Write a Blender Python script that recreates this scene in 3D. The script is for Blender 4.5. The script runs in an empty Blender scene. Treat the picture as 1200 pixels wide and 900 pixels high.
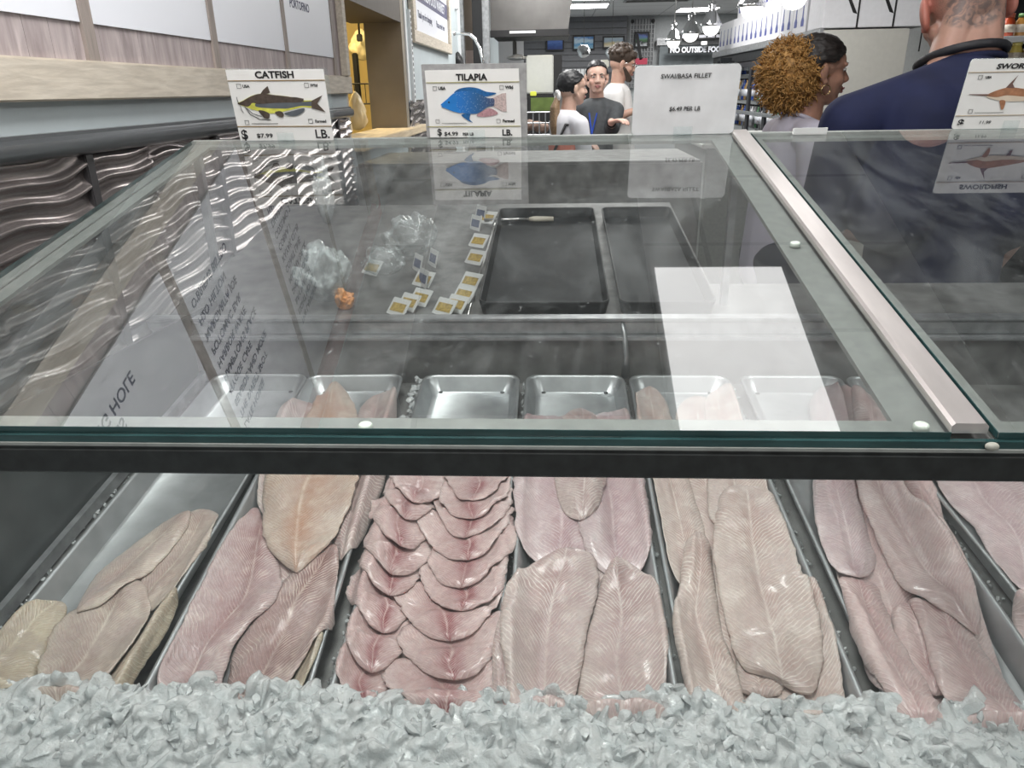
import bpy, bmesh, math, random
import numpy as np
from mathutils import Vector, Matrix, Euler, noise
D = bpy.data
SC = bpy.context.scene
COL = SC.collection
rad = math.radians
random.seed(7)
EYE = 1.48            # the camera's height; everything is laid out around the camera, then lifted
F = 867.0             # focal length in pixels of a 1200 x 900 frame

# ------------------------------------------------------------------ camera
_y = Vector((648 - 600, 104 - 450, F)).normalized()
_x = Vector((math.cos(rad(1.05)), -math.sin(rad(1.05)), 0))
_x = (_x - _y * _x.dot(_y)).normalized()
_z = _y.cross(_x)
if _z.y > 0:
    _z = -_z
ROT = Matrix((_x, _y, _z))           # rows: world axes in camera space (x right, y down, z forward)
cam_d = D.cameras.new('camera')
cam_d.sensor_width = 36
cam_d.lens = 36 * F / 1200
cam_d.clip_start = 0.02
cam_d.clip_end = 100
cam = D.objects.new('camera', cam_d)
COL.objects.link(cam)
_m = Matrix((ROT.col[0], -ROT.col[1], -ROT.col[2])).transposed()
cam.matrix_world = _m.to_4x4()
SC.camera = cam

def ray(px, py): return ROT @ Vector((px - 600, py - 450, F))
def on_x(px, py, X): d = ray(px, py); return d * (X / d.x)
def on_y(px, py, Y): d = ray(px, py); return d * (Y / d.y)
def on_z(px, py, Z): d = ray(px, py); return d * (Z / d.z)
def on_slope(px, py, c, s): d = ray(px, py); return d * (c / (d.z - s * d.y))

# ------------------------------------------------------------------ materials
class NT:
    def __init__(s, m):
        m.use_nodes = True
        s.t = m.node_tree; s.n = s.t.nodes; s.l = s.t.links
        s.bsdf = s.n.get('Principled BSDF'); s.out = s.n.get('Material Output')
    def add(s, k, **kw):
        n = s.n.new(k)
        for a, b in kw.items(): setattr(n, a, b)
        return n
    def ln(s, a, b): s.l.new(a, b)
    def val(s, sock, v):
        if hasattr(v, 'is_output') or isinstance(v, bpy.types.NodeSocket): s.ln(v, sock)
        else: sock.default_value = v
    def math(s, op, a, b=0.0, c=None, clamp=False):
        n = s.add('ShaderNodeMath', operation=op, use_clamp=clamp)
        s.val(n.inputs[0], a); s.val(n.inputs[1], b)
        if c is not None: s.val(n.inputs[2], c)
        return n.outputs[0]
    def mix(s, f, a, b, mode='MIX'):
        n = s.add('ShaderNodeMix', data_type='RGBA', blend_type=mode)
        s.val(n.inputs[0], f)
        for i, v in ((6, a), (7, b)):
            if isinstance(v, tuple): v = (*v[:3], 1)
            s.val(n.inputs[i], v)
        return n.outputs[2]
    def noise(s, scale, detail=3, vec=None, rough=.5, dist=0):
        n = s.add('ShaderNodeTexNoise'); n.inputs['Scale'].default_value = scale
        n.inputs['Detail'].default_value = detail; n.inputs['Roughness'].default_value = rough
        n.inputs['Distortion'].default_value = dist
        if vec is not None: s.ln(vec, n.inputs['Vector'])
        return n.outputs['Fac']
    def obj(s): return s.add('ShaderNodeTexCoord').outputs['Object']
    def mapping(s, vec, scale=(1, 1, 1), loc=(0, 0, 0), rot=(0, 0, 0)):
        n = s.add('ShaderNodeMapping'); s.ln(vec, n.inputs[0])
        n.inputs['Scale'].default_value = scale; n.inputs['Location'].default_value = loc; n.inputs['Rotation'].default_value = rot
        return n.outputs[0]
    def ramp(s, f, *st):
        n = s.add('ShaderNodeValToRGB'); s.ln(f, n.inputs[0]); e = n.color_ramp.elements
        while len(e) < len(st): e.new(.5)
        for i, (p, c) in enumerate(st):
            e[i].position = p; e[i].color = (*c, 1) if isinstance(c, tuple) else (c, c, c, 1)
        return n.outputs[0]
    def bump(s, h, strength=.3, dist=.01):
        n = s.add('ShaderNodeBump'); n.inputs['Strength'].default_value = strength; n.inputs['Distance'].default_value = dist
        s.ln(h, n.inputs['Height']); s.ln(n.outputs[0], s.bsdf.inputs['Normal'])

def mat(name, col, rough=.5, metal=0.0, var=.06, scale=30, bump=0, coat=0, emit=0, spec=.5, trans=0, stretch=(1, 1, 1)):
    m = D.materials.new(name); t = NT(m); b = t.bsdf
    nz = t.noise(scale, 4, t.mapping(t.obj(), stretch))
    dk = tuple(c * (1 - var) for c in col); lt = tuple(min(1, c * (1 + var)) for c in col)
    t.ln(t.ramp(nz, (.3, dk), (.7, lt)), b.inputs['Base Color'])
    b.inputs['Roughness'].default_value = rough; b.inputs['Metallic'].default_value = metal
    b.inputs['Specular IOR Level'].default_value = spec
    if coat: b.inputs['Coat Weight'].default_value = coat
    if trans: b.inputs['Transmission Weight'].default_value = trans
    if emit:
        b.inputs['Emission Color'].default_value = (*col, 1); b.inputs['Emission Strength'].default_value = emit
    if bump: t.bump(nz, bump, .004)
    return m

def flesh(name, base, deep, cream, line, red=.5, freq=190, stripe=.55):
    """raw fish: V-shaped muscle lines along a pale centre seam, drawn from the fillet's own length / width coordinates"""
    base, deep, cream, line = [tuple(x * k for x in c) for c, k in ((base, .82), (deep, .74), (cream, .84), (line, 1.0))]
    base, cream = [(c[0], c[1], c[2] * 1.06) for c in (base, cream)]
    m = D.materials.new(name); t = NT(m); b = t.bsdf
    uv = t.add('ShaderNodeUVMap', uv_map='UVMap').outputs[0]
    sp = t.add('ShaderNodeSeparateXYZ'); t.ln(uv, sp.inputs[0])
    uvn = t.add('ShaderNodeUVMap', uv_map='span').outputs[0]
    sn = t.add('ShaderNodeSeparateXYZ'); t.ln(uvn, sn.inputs[0])
    U, V = sp.outputs[0], sp.outputs[1]; v = sn.outputs[0]
    o = t.obj()
    wob = t.noise(45, 2, o)
    av = t.math('ABSOLUTE', v); aV = t.math('ABSOLUTE', V)
    sweep = t.math('MULTIPLY', t.math('POWER', aV, .85), .75)
    s = t.math('ADD', t.math('ADD', U, sweep), t.math('ADD', t.math('MULTIPLY', wob, .009), t.math('MULTIPLY', t.noise(14, 2, o), .034)))
    w = t.math('SINE', t.math('MULTIPLY', s, freq * .85 * 6.283))
    thin = t.math('POWER', t.math('MULTIPLY_ADD', w, .5, .5), 6.0)
    patch = t.noise(18, 3, o)
    fine = t.noise(160, 4, o)
    amt = t.math('MULTIPLY', thin, t.math('MULTIPLY', t.math('MULTIPLY', t.ramp(patch, (.40, .10), (.62, 1.0)), t.ramp(t.noise(75, 3, o), (.30, .35), (.62, 1.15))), stripe), clamp=True)
    seam = t.math('POWER', 2.718, t.math('MULTIPLY', t.math('MULTIPLY', v, v), -700.0))
    side = t.math('POWER', 2.718, t.math('MULTIPLY', t.math('MULTIPLY', v, v), -9.0))
    blush = t.math('MULTIPLY', t.math('MULTIPLY', side, t.ramp(t.noise(14, 3, o), (.35, .1), (.65, 1.0))), red, clamp=True)
    c = t.mix(t.ramp(t.noise(26, 4, o, .6), (.38, 0.0), (.66, .8)), base, cream)
    c = t.mix(blush, c, deep)
    rim = t.math('SMOOTH_MIN', t.math('POWER', av, 5.5), 1.0, .01)
    c = t.mix(t.math('MULTIPLY', rim, .75), c, cream)
    c = t.mix(t.math('MULTIPLY', t.math('MULTIPLY', seam, t.ramp(t.noise(30, 3, o), (.36, .15), (.6, 1.0))), .7), c, line)
    c = t.mix(t.ramp(t.noise(11, 3, o, .6), (.45, 0.0), (.72, .42)), c, deep)
    c = t.mix(t.ramp(t.noise(34, 4, o, .65), (.55, 0.0), (.78, .5)), c, line)
    c = t.mix(amt, c, line)
    c = t.mix(t.ramp(fine, (.42, .12), (.6, 0.0)), c, tuple(x * .55 for x in deep))
    t.ln(c, b.inputs['Base Color'])
    b.inputs['Roughness'].default_value = .38
    b.inputs['Subsurface Weight'].default_value = .12
    b.inputs['Subsurface Radius'].default_value = (1, .45, .35)
    b.inputs['Subsurface Scale'].default_value = .006
    b.inputs['Coat Weight'].default_value = .5; b.inputs['Coat Roughness'].default_value = .16
    h = t.math('ADD', t.math('MULTIPLY', thin, .28), t.math('ADD', t.math('MULTIPLY', fine, .35), t.math('MULTIPLY', t.noise(60, 3, o), .9)))
    t.bump(h, .6, .0026)
    return m

def wood(name, a, b_, scale=(30, 3, 30), rough=.6, ring=4):
    m = D.materials.new(name); t = NT(m)
    o = t.mapping(t.obj(), scale)
    n1 = t.noise(2.2, 5, o, .6, 1.2); n2 = t.noise(ring, 3, o)
    c = t.mix(t.ramp(n1, (.3, 0.0), (.7, 1.0)), a, b_)
    c = t.mix(t.ramp(n2, (.35, .35), (.6, 0.0)), c, tuple(x * .55 for x in a))
    t.ln(c, t.bsdf.inputs['Base Color']); t.bsdf.inputs['Roughness'].default_value = rough
    t.bump(n1, .25, .003)
    return m

def pane_mat(name, tint, ior=1.7, haze=.03, dirt=.08, dscale=9, mist=None):
    """clear sheet: fresnel mirror over a tinted see-through, with a film of dried drips and smears"""
    m = D.materials.new(name); t = NT(m); t.n.remove(t.bsdf)
    tr = t.add('ShaderNodeBsdfTransparent'); tr.inputs[0].default_value = (*tint, 1)
    gl = t.add('ShaderNodeBsdfGlossy'); gl.inputs['Roughness'].default_value = .004
    df = t.add('ShaderNodeBsdfDiffuse'); df.inputs[0].default_value = (.80, .86, .86, 1)
    fr = t.add('ShaderNodeFresnel'); fr.inputs[0].default_value = ior
    geo = t.add('ShaderNodeNewGeometry')
    fac = t.math('MULTIPLY', fr.outputs[0], t.math('SUBTRACT', 1.0, geo.outputs['Backfacing']))
    m1 = t.add('ShaderNodeMixShader'); t.ln(fac, m1.inputs[0]); t.ln(tr.outputs[0], m1.inputs[1]); t.ln(gl.outputs[0], m1.inputs[2])
    o = t.obj()
    sm = t.ramp(t.noise(dscale, 6, t.mapping(o, (1, .35, 1), rot=(0, 0, .5)), .65, .8), (.45, 0.0), (.75, 1.0))
    sp = t.ramp(t.noise(90, 5, t.mapping(o, (1, .5, 1)), .7), (.63, 0.0), (.72, 1.0))
    h = t.math('ADD', t.math('MULTIPLY_ADD', sm, dirt, haze), t.math('MULTIPLY', sp, dirt * 1.6), clamp=True)
    if mist:            # condensation that clings to the pane between two heights
        z = t.add('ShaderNodeSeparateXYZ'); t.ln(o, z.inputs[0])
        zz = t.math('MULTIPLY_ADD', t.noise(14, 4, o, .6), .08, z.outputs[2])
        mk = t.add('ShaderNodeMapRange'); mk.interpolation_type = 'SMOOTHSTEP'; t.ln(zz, mk.inputs[0])
        mk.inputs[1].default_value = mist[1]; mk.inputs[2].default_value = mist[0]; mk.inputs[3].default_value = 0; mk.inputs[4].default_value = mist[2]
        h = t.math('ADD', h, mk.outputs[0], clamp=True)
    h = t.math('MULTIPLY', h, t.math('SUBTRACT', 1.0, geo.outputs['Backfacing']))
    m2 = t.add('ShaderNodeMixShader'); t.ln(h, m2.inputs[0]); t.ln(m1.outputs[0], m2.inputs[1]); t.ln(df.outputs[0], m2.inputs[2])
    t.ln(m2.outputs[0], t.out.inputs[0])
    return m

M = {}
def stdmats():
    M['white'] = mat('white_paint', (.78, .79, .80), .5, var=.02)
    M['wallblue'] = mat('pale_blue_grey_paint', (.50, .56, .58), .5, var=.04, scale=8)
    M['rail'] = mat('grey_rail', (.16, .17, .18), .28, .7, var=.12, scale=14, stretch=(1, .2, 1))
    M['wave'] = mat('embossed_pewter', (.30, .265, .26), .24, .8, var=.25, scale=25, stretch=(1, .3, 1))
    M['strip'] = mat('dark_strip', (.055, .052, .055), .4, .3, var=.2)
    M['poster'] = mat('poster_white', (.80, .82, .88), .35, var=.01, scale=4)
    M['ink'] = mat('black_ink', (.012, .013, .022), .5, var=.1)
    M['inkblue'] = mat('navy_ink', (.035, .04, .11), .5, var=.1)
    M['plank'] = wood('weathered_plank', (.30, .25, .25), (.52, .45, .45), (14, 14, 2.0))
    M['divider'] = wood('brown_divider', (.24, .20, .18), (.36, .31, .28), (30, 30, 3))
    M['beam'] = wood('whitewashed_beam', (.52, .46, .38), (.66, .60, .51), (26, 3.0, 26))
    M['pine'] = wood('pine_sill', (.62, .50, .33), (.78, .66, .48), (8, 1.5, 20))
    M['redband'] = mat('red_band', (.42, .025, .025), .5)
    M['steel'] = mat('brushed_steel', (.62, .61, .60), .28, .95, var=.10, scale=40, stretch=(1, .08, 1))
    M['pinksteel'] = mat('brushed_strip_steel', (.80, .75, .73), .34, .85, var=.10, scale=30, stretch=(1, .1, 1))
    M['galv'] = mat('galvanised_steel', (.40, .41, .42), .42, .8, var=.25, scale=35)
    M['dullgrey'] = mat('dull_grey_steel', (.20, .20, .195), .55, .45, var=.35, scale=22)
    M['lidframe'] = mat('grey_green_lid_frame', (.30, .315, .30), .5, .3, var=.12, scale=60)
    M['alu'] = mat('tray_aluminium', (.50, .52, .53), .40, .85, var=.12, scale=28)
    M['blackrail'] = mat('black_front_rail', (.016, .018, .018), .42, .1, var=.4, scale=60)
    M['blackplastic'] = mat('black_plastic', (.014, .016, .018), .6, var=.3, scale=20, spec=.2)
    M['glassedge'] = mat('glass_edge_green', (.022, .055, .056), .2, var=.3, scale=18, stretch=(1, 5, 5))
    M['sidepanel'] = mat('dark_side_panel', (.075, .085, .085), .4, .4, var=.25, scale=16)
    M['glass'] = pane_mat('lid_glass', (.94, .955, .95), 2.8, .012, .065)
    M['frontglass'] = pane_mat('front_glass', (.97, .985, .98), 1.35, .025, .05, 5, (.80, .93, .13))
    M['acrylic'] = pane_mat('clear_acrylic', (.96, .98, .98), 1.5, .05, .12, 20)
    M['card'] = mat('sign_card', (.80, .80, .78), .4, var=.02)
    M['swaicard'] = mat('frosted_sign_card', (.72, .73, .74), .4, var=.10, scale=14)
    M['gold'] = mat('gold_line', (.22, .14, .04), .5)
    M['black'] = mat('black', (.012, .012, .013), .5)
    M['chrome'] = mat('chrome', (.85, .85, .85), .10, 1, var=.03)
stdmats()

# ------------------------------------------------------------------ mesh building
class MB:
    def __init__(s): s.v = []; s.f = []
    def add(s, vs, fs, mx=None):
        k = len(s.v)
        s.v += [tuple(mx @ Vector(p)) if mx else tuple(p) for p in vs]
        s.f += [tuple(i + k for i in f) for f in fs]
        return s
    def box(s, x0, x1, y0, y1, z0, z1, mx=None, bev=0):
        if bev:
            bm = bmesh.new(); bmesh.ops.create_cube(bm, size=1)
            for q in bm.verts: q.co = Vector(((x0 + x1) / 2 + q.co.x * (x1 - x0), (y0 + y1) / 2 + q.co.y * (y1 - y0), (z0 + z1) / 2 + q.co.z * (z1 - z0)))
            bmesh.ops.bevel(bm, geom=bm.edges[:], offset=bev, segments=2, affect='EDGES')
            return s.bm(bm, mx)
        vs = [(x, y, z) for z in (z0, z1) for y in (y0, y1) for x in (x0, x1)]
        return s.add(vs, [(0, 2, 3, 1), (4, 5, 7, 6), (0, 1, 5, 4), (2, 6, 7, 3), (0, 4, 6, 2), (1, 3, 7, 5)], mx)
    def bm(s, bm, mx=None):
        bm.verts.index_update()
        s.add([v.co.copy() for v in bm.verts], [[v.index for v in f.verts] for f in bm.faces], mx); bm.free(); return s
    def hexa(s, p):            # eight corners, bottom four then top four, both counter-clockwise
        return s.add(p, [(3, 2, 1, 0), (4, 5, 6, 7), (0, 1, 5, 4), (1, 2, 6, 5), (2, 3, 7, 6), (3, 0, 4, 7)])
    def tube(s, pts, r, n=8, mx=None, closed=False):
        pts = [Vector(p) for p in pts]; rs = r if isinstance(r, (list, tuple)) else [r] * len(pts)
        vs = []; fs = []; up = None; N = len(pts)
        for i, p in enumerate(pts):
            d = (pts[(i + 1) % N] - pts[i - 1]) if closed else (pts[min(i + 1, N - 1)] - pts[max(i - 1, 0)])
            d.normalize()
            if up is None: up = d.orthogonal().normalized()
            up = (up - d * up.dot(d)).normalized(); sd = d.cross(up)
            for k in range(n):
                a = 2 * math.pi * k / n
                vs.append(p + (up * math.cos(a) + sd * math.sin(a)) * rs[i])
        for i in range(N if closed else N - 1):
            j = (i + 1) % N
            for k in range(n):
                fs.append((i * n + k, i * n + (k + 1) % n, j * n + (k + 1) % n, j * n + k))
        if not closed:
            fs.append(tuple(range(n))[::-1]); fs.append(tuple((N - 1) * n + k for k in range(n)))
        return s.add(vs, fs, mx)
    def lathe(s, prof, n=20, mx=None):      # prof: (radius, z) pairs, bottom to top; ends closed
        vs = [(r * math.cos(2 * math.pi * k / n), r * math.sin(2 * math.pi * k / n), z) for r, z in prof for k in range(n)]
        fs = [(i * n + k, i * n + (k + 1) % n, (i + 1) * n + (k + 1) % n, (i + 1) * n + k) for i in range(len(prof) - 1) for k in range(n)]
        fs += [tuple(range(n))[::-1], tuple((len(prof) - 1) * n + k for k in range(n))]
        return s.add(vs, fs, mx)
    def prism(s, out, d, mx=None):          # outline in XY, thickness d along +Z
        n = len(out)
        ar = sum(out[i][0] * out[(i + 1) % n][1] - out[(i + 1) % n][0] * out[i][1] for i in range(n))
        if ar < 0: out = out[::-1]
        vs = [(x, y, 0) for x, y in out] + [(x, y, d) for x, y in out]
        return s.add(vs, [tuple(range(n))[::-1], tuple(range(n, 2 * n))] + [(i, (i + 1) % n, n + (i + 1) % n, n + i) for i in range(n)], mx)
    def ball(s, c, r, mx=None, sub=3):
        bm = bmesh.new(); bmesh.ops.create_icosphere(bm, subdivisions=sub, radius=1)
        r = (r, r, r) if not isinstance(r, tuple) else r
        for q in bm.verts: q.co = Vector((c[0] + q.co.x * r[0], c[1] + q.co.y * r[1], c[2] + q.co.z * r[2]))
        return s.bm(bm, mx)
    def build(s, name, m=None, parent=None, smooth=False, angle=None):
        me = D.meshes.new(name); me.from_pydata(s.v, [], s.f); me.update()
        return link(name, me, m, parent, smooth, angle)

def link(name, me, m=None, parent=None, smooth=False, angle=None):
    if m is not None: me.materials.append(m)
    if smooth:
        for p in me.polygons: p.use_smooth = True
        if angle: me.set_sharp_from_angle(angle=rad(angle))
    o = D.objects.new(name, me); COL.objects.link(o)
    if parent is not None: o.parent = parent
    return o
def tag(o, label, cat, group=None, kind=None):
    o['label'] = label; o['category'] = cat
    if group: o['group'] = group
    if kind: o['kind'] = kind
    return o
def struct(o): o['kind'] = 'structure'; return o
def thing(name, label, cat, loc=(0, 0, 0), rot=(0, 0, 0), group=None):
    o = D.objects.new(name, None); COL.objects.link(o); o.location = loc; o.rotation_euler = rot
    o.empty_display_size = .05
    return tag(o, label, cat, group)
def dup(root, loc, rot=None, label=None, group=None):
    r = root.copy(); COL.objects.link(r); r.location = loc
    if rot is not None: r.rotation_euler = rot
    if label: r['label'] = label
    if group: r['group'] = group
    for ch in list(root.children):
        c = ch.copy(); COL.objects.link(c); c.parent = r
        for g in list(ch.children):
            e = g.copy(); COL.objects.link(e); e.parent = c
    return r
def text(name, body, size, m, parent, mx, bold=0.0, align='CENTER', shear=0.0, sx=1.0, ext=.0002):
    cu = D.curves.new(name, 'FONT'); cu.body = body; cu.size = size; cu.align_x = align; cu.align_y = 'CENTER'
    cu.offset = bold; cu.extrude = ext; cu.shear = shear; cu.resolution_u = 3
    t = D.objects.new(name, cu); COL.objects.link(t)
    me = D.meshes.new_from_object(t.evaluated_get(bpy.context.evaluated_depsgraph_get()))
    D.objects.remove(t); D.curves.remove(cu)
    me.transform(mx @ Matrix.Diagonal((sx, 1, 1, 1)))
    me.materials.clear(); me.name = name
    return link(name, me, m, parent)
# frames that stand text / prisms up: local XY -> a wall facing -Y, or the left wall facing +X
def face_front(x, y, z): return Matrix.Translation((x, y, z)) @ Matrix.Rotation(rad(90), 4, 'X')
def face_right(x, y, z): return Matrix.Translation((x, y, z)) @ Matrix.Rotation(rad(90), 4, 'Z') @ Matrix.Rotation(rad(90), 4, 'X')
def fuse(name, mb, voxel, m, parent, sm=4, smooth=True):
    """melts overlapping lumps into one continuous skin"""
    me = D.meshes.new(name); me.from_pydata(mb.v, [], mb.f); o = D.objects.new(name, me); COL.objects.link(o)
    bm = bmesh.new(); bm.from_mesh(me); bmesh.ops.recalc_face_normals(bm, faces=bm.faces[:]); bm.to_mesh(me); bm.free()
    md = o.modifiers.new('r', 'REMESH'); md.mode = 'VOXEL'; md.voxel_size = voxel
    if sm: s_ = o.modifiers.new('s', 'SMOOTH'); s_.factor = .5; s_.iterations = sm
    me2 = D.meshes.new_from_object(o.evaluated_get(bpy.context.evaluated_depsgraph_get()))
    D.objects.remove(o); D.meshes.remove(me); me2.name = name
    me2.materials.clear()
    return link(name, me2, m, parent, smooth)
# ================================================================== the room
FL = -EYE; CEIL = 1.2; WX = -.845
m_floor = mat('grey_tile_floor', (.30, .30, .295), .35, var=.2, scale=6)
struct(MB().box(-3.2, 4.6, -3, 15.1, FL - .05, FL).build('floor', m_floor))
# ceiling: dropped tiles with a thin grid
m_ceil = D.materials.new('ceiling_tile'); t = NT(m_ceil)
br = t.add('ShaderNodeTexBrick', offset=0.0); br.inputs['Scale'].default_value = 1
br.inputs['Brick Width'].default_value = 1.2; br.inputs['Row Height'].default_value = .6; br.inputs['Mortar Size'].default_value = .012
br.inputs['Color1'].default_value = (.70, .71, .72, 1); br.inputs['Color2'].default_value = (.67, .68, .69, 1); br.inputs['Mortar'].default_value = (.45, .46, .47, 1)
t.ln(t.obj(), br.inputs[0]); t.ln(br.outputs[0], t.bsdf.inputs['Base Color']); t.bsdf.inputs['Roughness'].default_value = .8
struct(MB().box(-3.2, 4.6, -3, 15.1, CEIL, CEIL + .05).build('ceiling', m_ceil))
struct(MB().box(-3.2, 4.6, 15.0, 15.12, FL, CEIL).build('wall_back', mat('back_wall_grey', (.42, .44, .45), .6)))
struct(MB().box(4.4, 4.5, -3, 15, FL, CEIL).build('wall_right', mat('right_wall_white', (.62, .63, .62), .6)))
struct(MB().box(-3.2, 4.6, -3.1, -3.0, FL, CEIL).build('wall_front', mat('front_wall', (.5, .5, .5), .6)))
# left wall near the case, a pass-through opening, then the wall goes on
lw = MB()
lw.box(WX - .12, WX, -3, 3.22, FL, CEIL)
lw.box(WX - .12, WX, 3.22, 4.55, FL, -.20)          # low wall under the pass-through
lw.box(WX - .12, WX, 3.22, 4.55, .38, CEIL)
lw.box(WX - .12, WX, 4.55, 6.75, FL, CEIL)
lw.box(WX - .12, WX, 6.75, 15, FL, CEIL)
struct(lw.build('wall_left', M['wallblue']))
struct(MB().box(-.85 - .12, WX - .002, 3.222, 3.25, -.20, .36).build('trim_1', M['beam']))
# embossed wave wainscot: real relief
def wave_sheet(name, y0, y1, z0, z1, ny, nz, amp=.011, per=.034):
    vs = []; fs = []
    for j in range(nz):
        for i in range(ny):
            y = y0 + (y1 - y0) * i / (ny - 1); z = z0 + (z1 - z0) * j / (nz - 1)
            ph = z - .05 * (y % .524) + .009 * math.sin(y * 8.0 + 3 * math.sin(z * 5)) + .0055 * math.sin(y * 23 + z * 14) + .006 * noise.noise(Vector((y * 7, z * 16, 3)))
            h = .5 + .5 * math.sin(2 * math.pi * ph / per)
            vs.append((WX + .004 + amp * h ** 2.6, y, z))
    for j in range(nz - 1):
        for i in range(ny - 1):
            a = j * ny + i; fs.append((a, a + 1, a + ny + 1, a + ny))
    e = len(vs)
    vs += [(WX - .004, y0, z0), (WX - .004, y1, z0), (WX - .004, y1, z1), (WX - .004, y0, z1)]
    fs.append((e, e + 3, e + 2, e + 1))
    o = MB().add(vs, fs).build(name, M['wave'], None, True); struct(o); return o
k = 0
for (a, b) in ((.30, .808), (.832, 1.333), (1.357, 1.88), (1.904, 2.42), (2.444, 3.0), (3.02, 3.20)):
    wave_sheet('trim_%d' % (10 + k), a, b, -.80, -.094, int((b - a) * 130) + 2, 190); k += 1
wave_sheet('trim_%d' % (10 + k), 4.60, 6.7, -.60, -.05, 60, 110, .008, .05)
for i, y in enumerate((.82, 1.345, 1.892, 2.432, 3.01)):
    struct(MB().box(WX, WX + .014, y - .0125, y + .0125, -.80, -.094, bev=.002).build('trim_%d' % (20 + i), M['strip']))
# chair rail with a rounded nose, the whitewashed ledge beam above it
rl = MB(); prof = [(0, -.094), (.018, -.094), (.026, -.088), (.030, -.078), (.028, -.066), (.018, -.060), (.018, -.054), (0, -.054)]
rl.add([(WX + x, y, z) for y in (-1, 3.2) for x, z in prof], [tuple(range(8)), tuple(range(8, 16))[::-1]] + [(i, 8 + i, 8 + (i + 1) % 8, (i + 1) % 8) for i in range(8)])
struct(rl.build('trim_2', M['rail'], None, True, 40))
struct(MB().box(WX, WX + .022, -1, 3.24, -.005, .061, bev=.003).build('trim_3', M['beam']))
# plank backing of the menu boards, with plank seams
pk = MB(); y = -1.0
while y < 3.2:
    w = random.uniform(.05, .16); pk.box(WX, WX + .006, y, min(y + w - .0012, 3.2), .061, 1.06); y += w
struct(pk.build('trim_4', M['plank']))
struct(MB().box(WX, WX + .024, -1, 3.24, 1.03, 1.14, bev=.003).build('trim_5', M['redband']))
for i, (a, b) in enumerate(((1.412, 1.446), (1.953, 1.984), (2.494, 2.52), (3.045, 3.075), (.86, .895))):
    struct(MB().box(WX + .005, WX + .013, a, b, .061, 1.06).build('trim_%d' % (30 + i), M['divider']))
struct(MB().box(WX, WX + .03, 3.15, 3.20, .061, 1.06, bev=.003).build('trim_40', M['beam']))
# the four white menu boards with their printed names
boards = [
    ('menu board nearest the camera with FISHING HOLE printed low', .90, 1.41, [(.208, 'FISHING HOLE', .925), (.252, 'SEA DOGS', .915)], .040),
    ("menu board with O'BRIENS BISTRO as its lowest line", 1.448, 1.951, [(.267, "O'BRIENS BISTRO", 1.47), (.318, 'H2O HILTON', 1.47), (.366, 'MARGARITA JOE', 1.47), (.414, 'POTOMAC BAR', 1.47), (.46, 'HARBOR WAVE', 1.47), (.506, "HAMPTON'S PLACE", 1.47), (.552, 'HYGGE CAFE', 1.47), (.60, 'SEASIDE AND MORE', 1.47), (.646, 'THE SWEET SPOT', 1.47), (.69, 'LATE HORSE', 1.47)], .032),
    ('menu board with HAL as its lowest line', 1.987, 2.491, [(.366, 'HAL', 2.02), (.408, 'DHARMA', 2.02), (.45, 'COZUMO 2', 2.02), (.492, 'COBRA 1', 2.02), (.534, 'KAYAK CLUB', 2.02), (.576, 'COAST LINE', 2.02), (.618, 'MARINA DECK', 2.02), (.66, 'SHORE HOUSE', 2.02), (.702, 'BAY WATCH', 2.02), (.744, 'LIGHT HOUSE', 2.02), (.786, 'THE LANDING', 2.02)], .032),
    ('menu board with PORTOFINO as its lowest line', 2.523, 3.042, [(.267, 'PORTOFINO', 2.585), (.312, 'PELICAN POINT', 2.56), (.356, 'SAILORS REST', 2.56), (.40, 'OCEAN VIEW', 2.56), (.444, 'SAND BAR', 2.56), (.488, 'BOAT YARD', 2.56), (.532, 'SUN DECK', 2.56), (.576, 'NORTH BEACH', 2.56), (.62, 'BLUE WATER', 2.56), (.664, 'DOCKSIDE', 2.56)], .036)]
for lab, a, b, lines, sz in boards:
    r = thing('menu_sign', 'white ' + lab, 'sign', (WX + .006, (a + b) / 2, .124), group='white menu boards on the left wall')
    MB().box(0, .004, a - (a + b) / 2, b - (a + b) / 2, 0, .90).build('panel', M['poster'], r)
    for z, s_, y0 in lines:
        text('lettering', s_, sz, M['inkblue'], r, face_right(.0045, y0 - (a + b) / 2, z - .124), .0006, 'LEFT')
# ------------------------------------------------------------------ pass-through, kitchen nook behind it
m_yel = mat('cream_kitchen_wall', (.72, .56, .26), .6, var=.06, scale=5)
struct(MB().box(-2.6, -2.5, 3.0, 7.5, FL, CEIL).build('wall_nook_side', m_yel))
struct(MB().box(-2.5, -.97, 7.0, 7.1, FL, CEIL).build('wall_nook_back', m_yel))
m_brown = mat('brown_board', (.27, .235, .185), .55, var=.12, scale=5)
struct(MB().box(-1.05, WX + .004, 4.5, 4.58, FL, CEIL).build('trim_41', m_brown))
struct(MB().box(-1.12, WX + .003, 3.26, 4.5, .355, .62).build('trim_42', mat('brown_header', (.10, .085, .07), .6)))
struct(MB().box(-1.02, WX + .05, 3.26, 5.0, -.235, -.195, bev=.004).build('trim_43', M['pine']))
struct(MB().box(WX, WX + .012, 4.585, 4.625, -.05, CEIL, bev=.003).build('trim_44', M['white']))
# slotted shelf standard on the far wall
sd = thing('shelf_standard', 'white slotted shelf standard screwed to the wall left of the framed notice', 'shelf standard', (WX, 4.74, -.06))
MB().box(0, .018, -.02, .02, 0, .50).build('channel', M['white'], sd)
sl = MB()
for i in range(16): sl.box(.0175, .0195, -.007, .007, .02 + i * .03, .037 + i * .03)
sl.build('slot', M['black'], sd)
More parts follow.
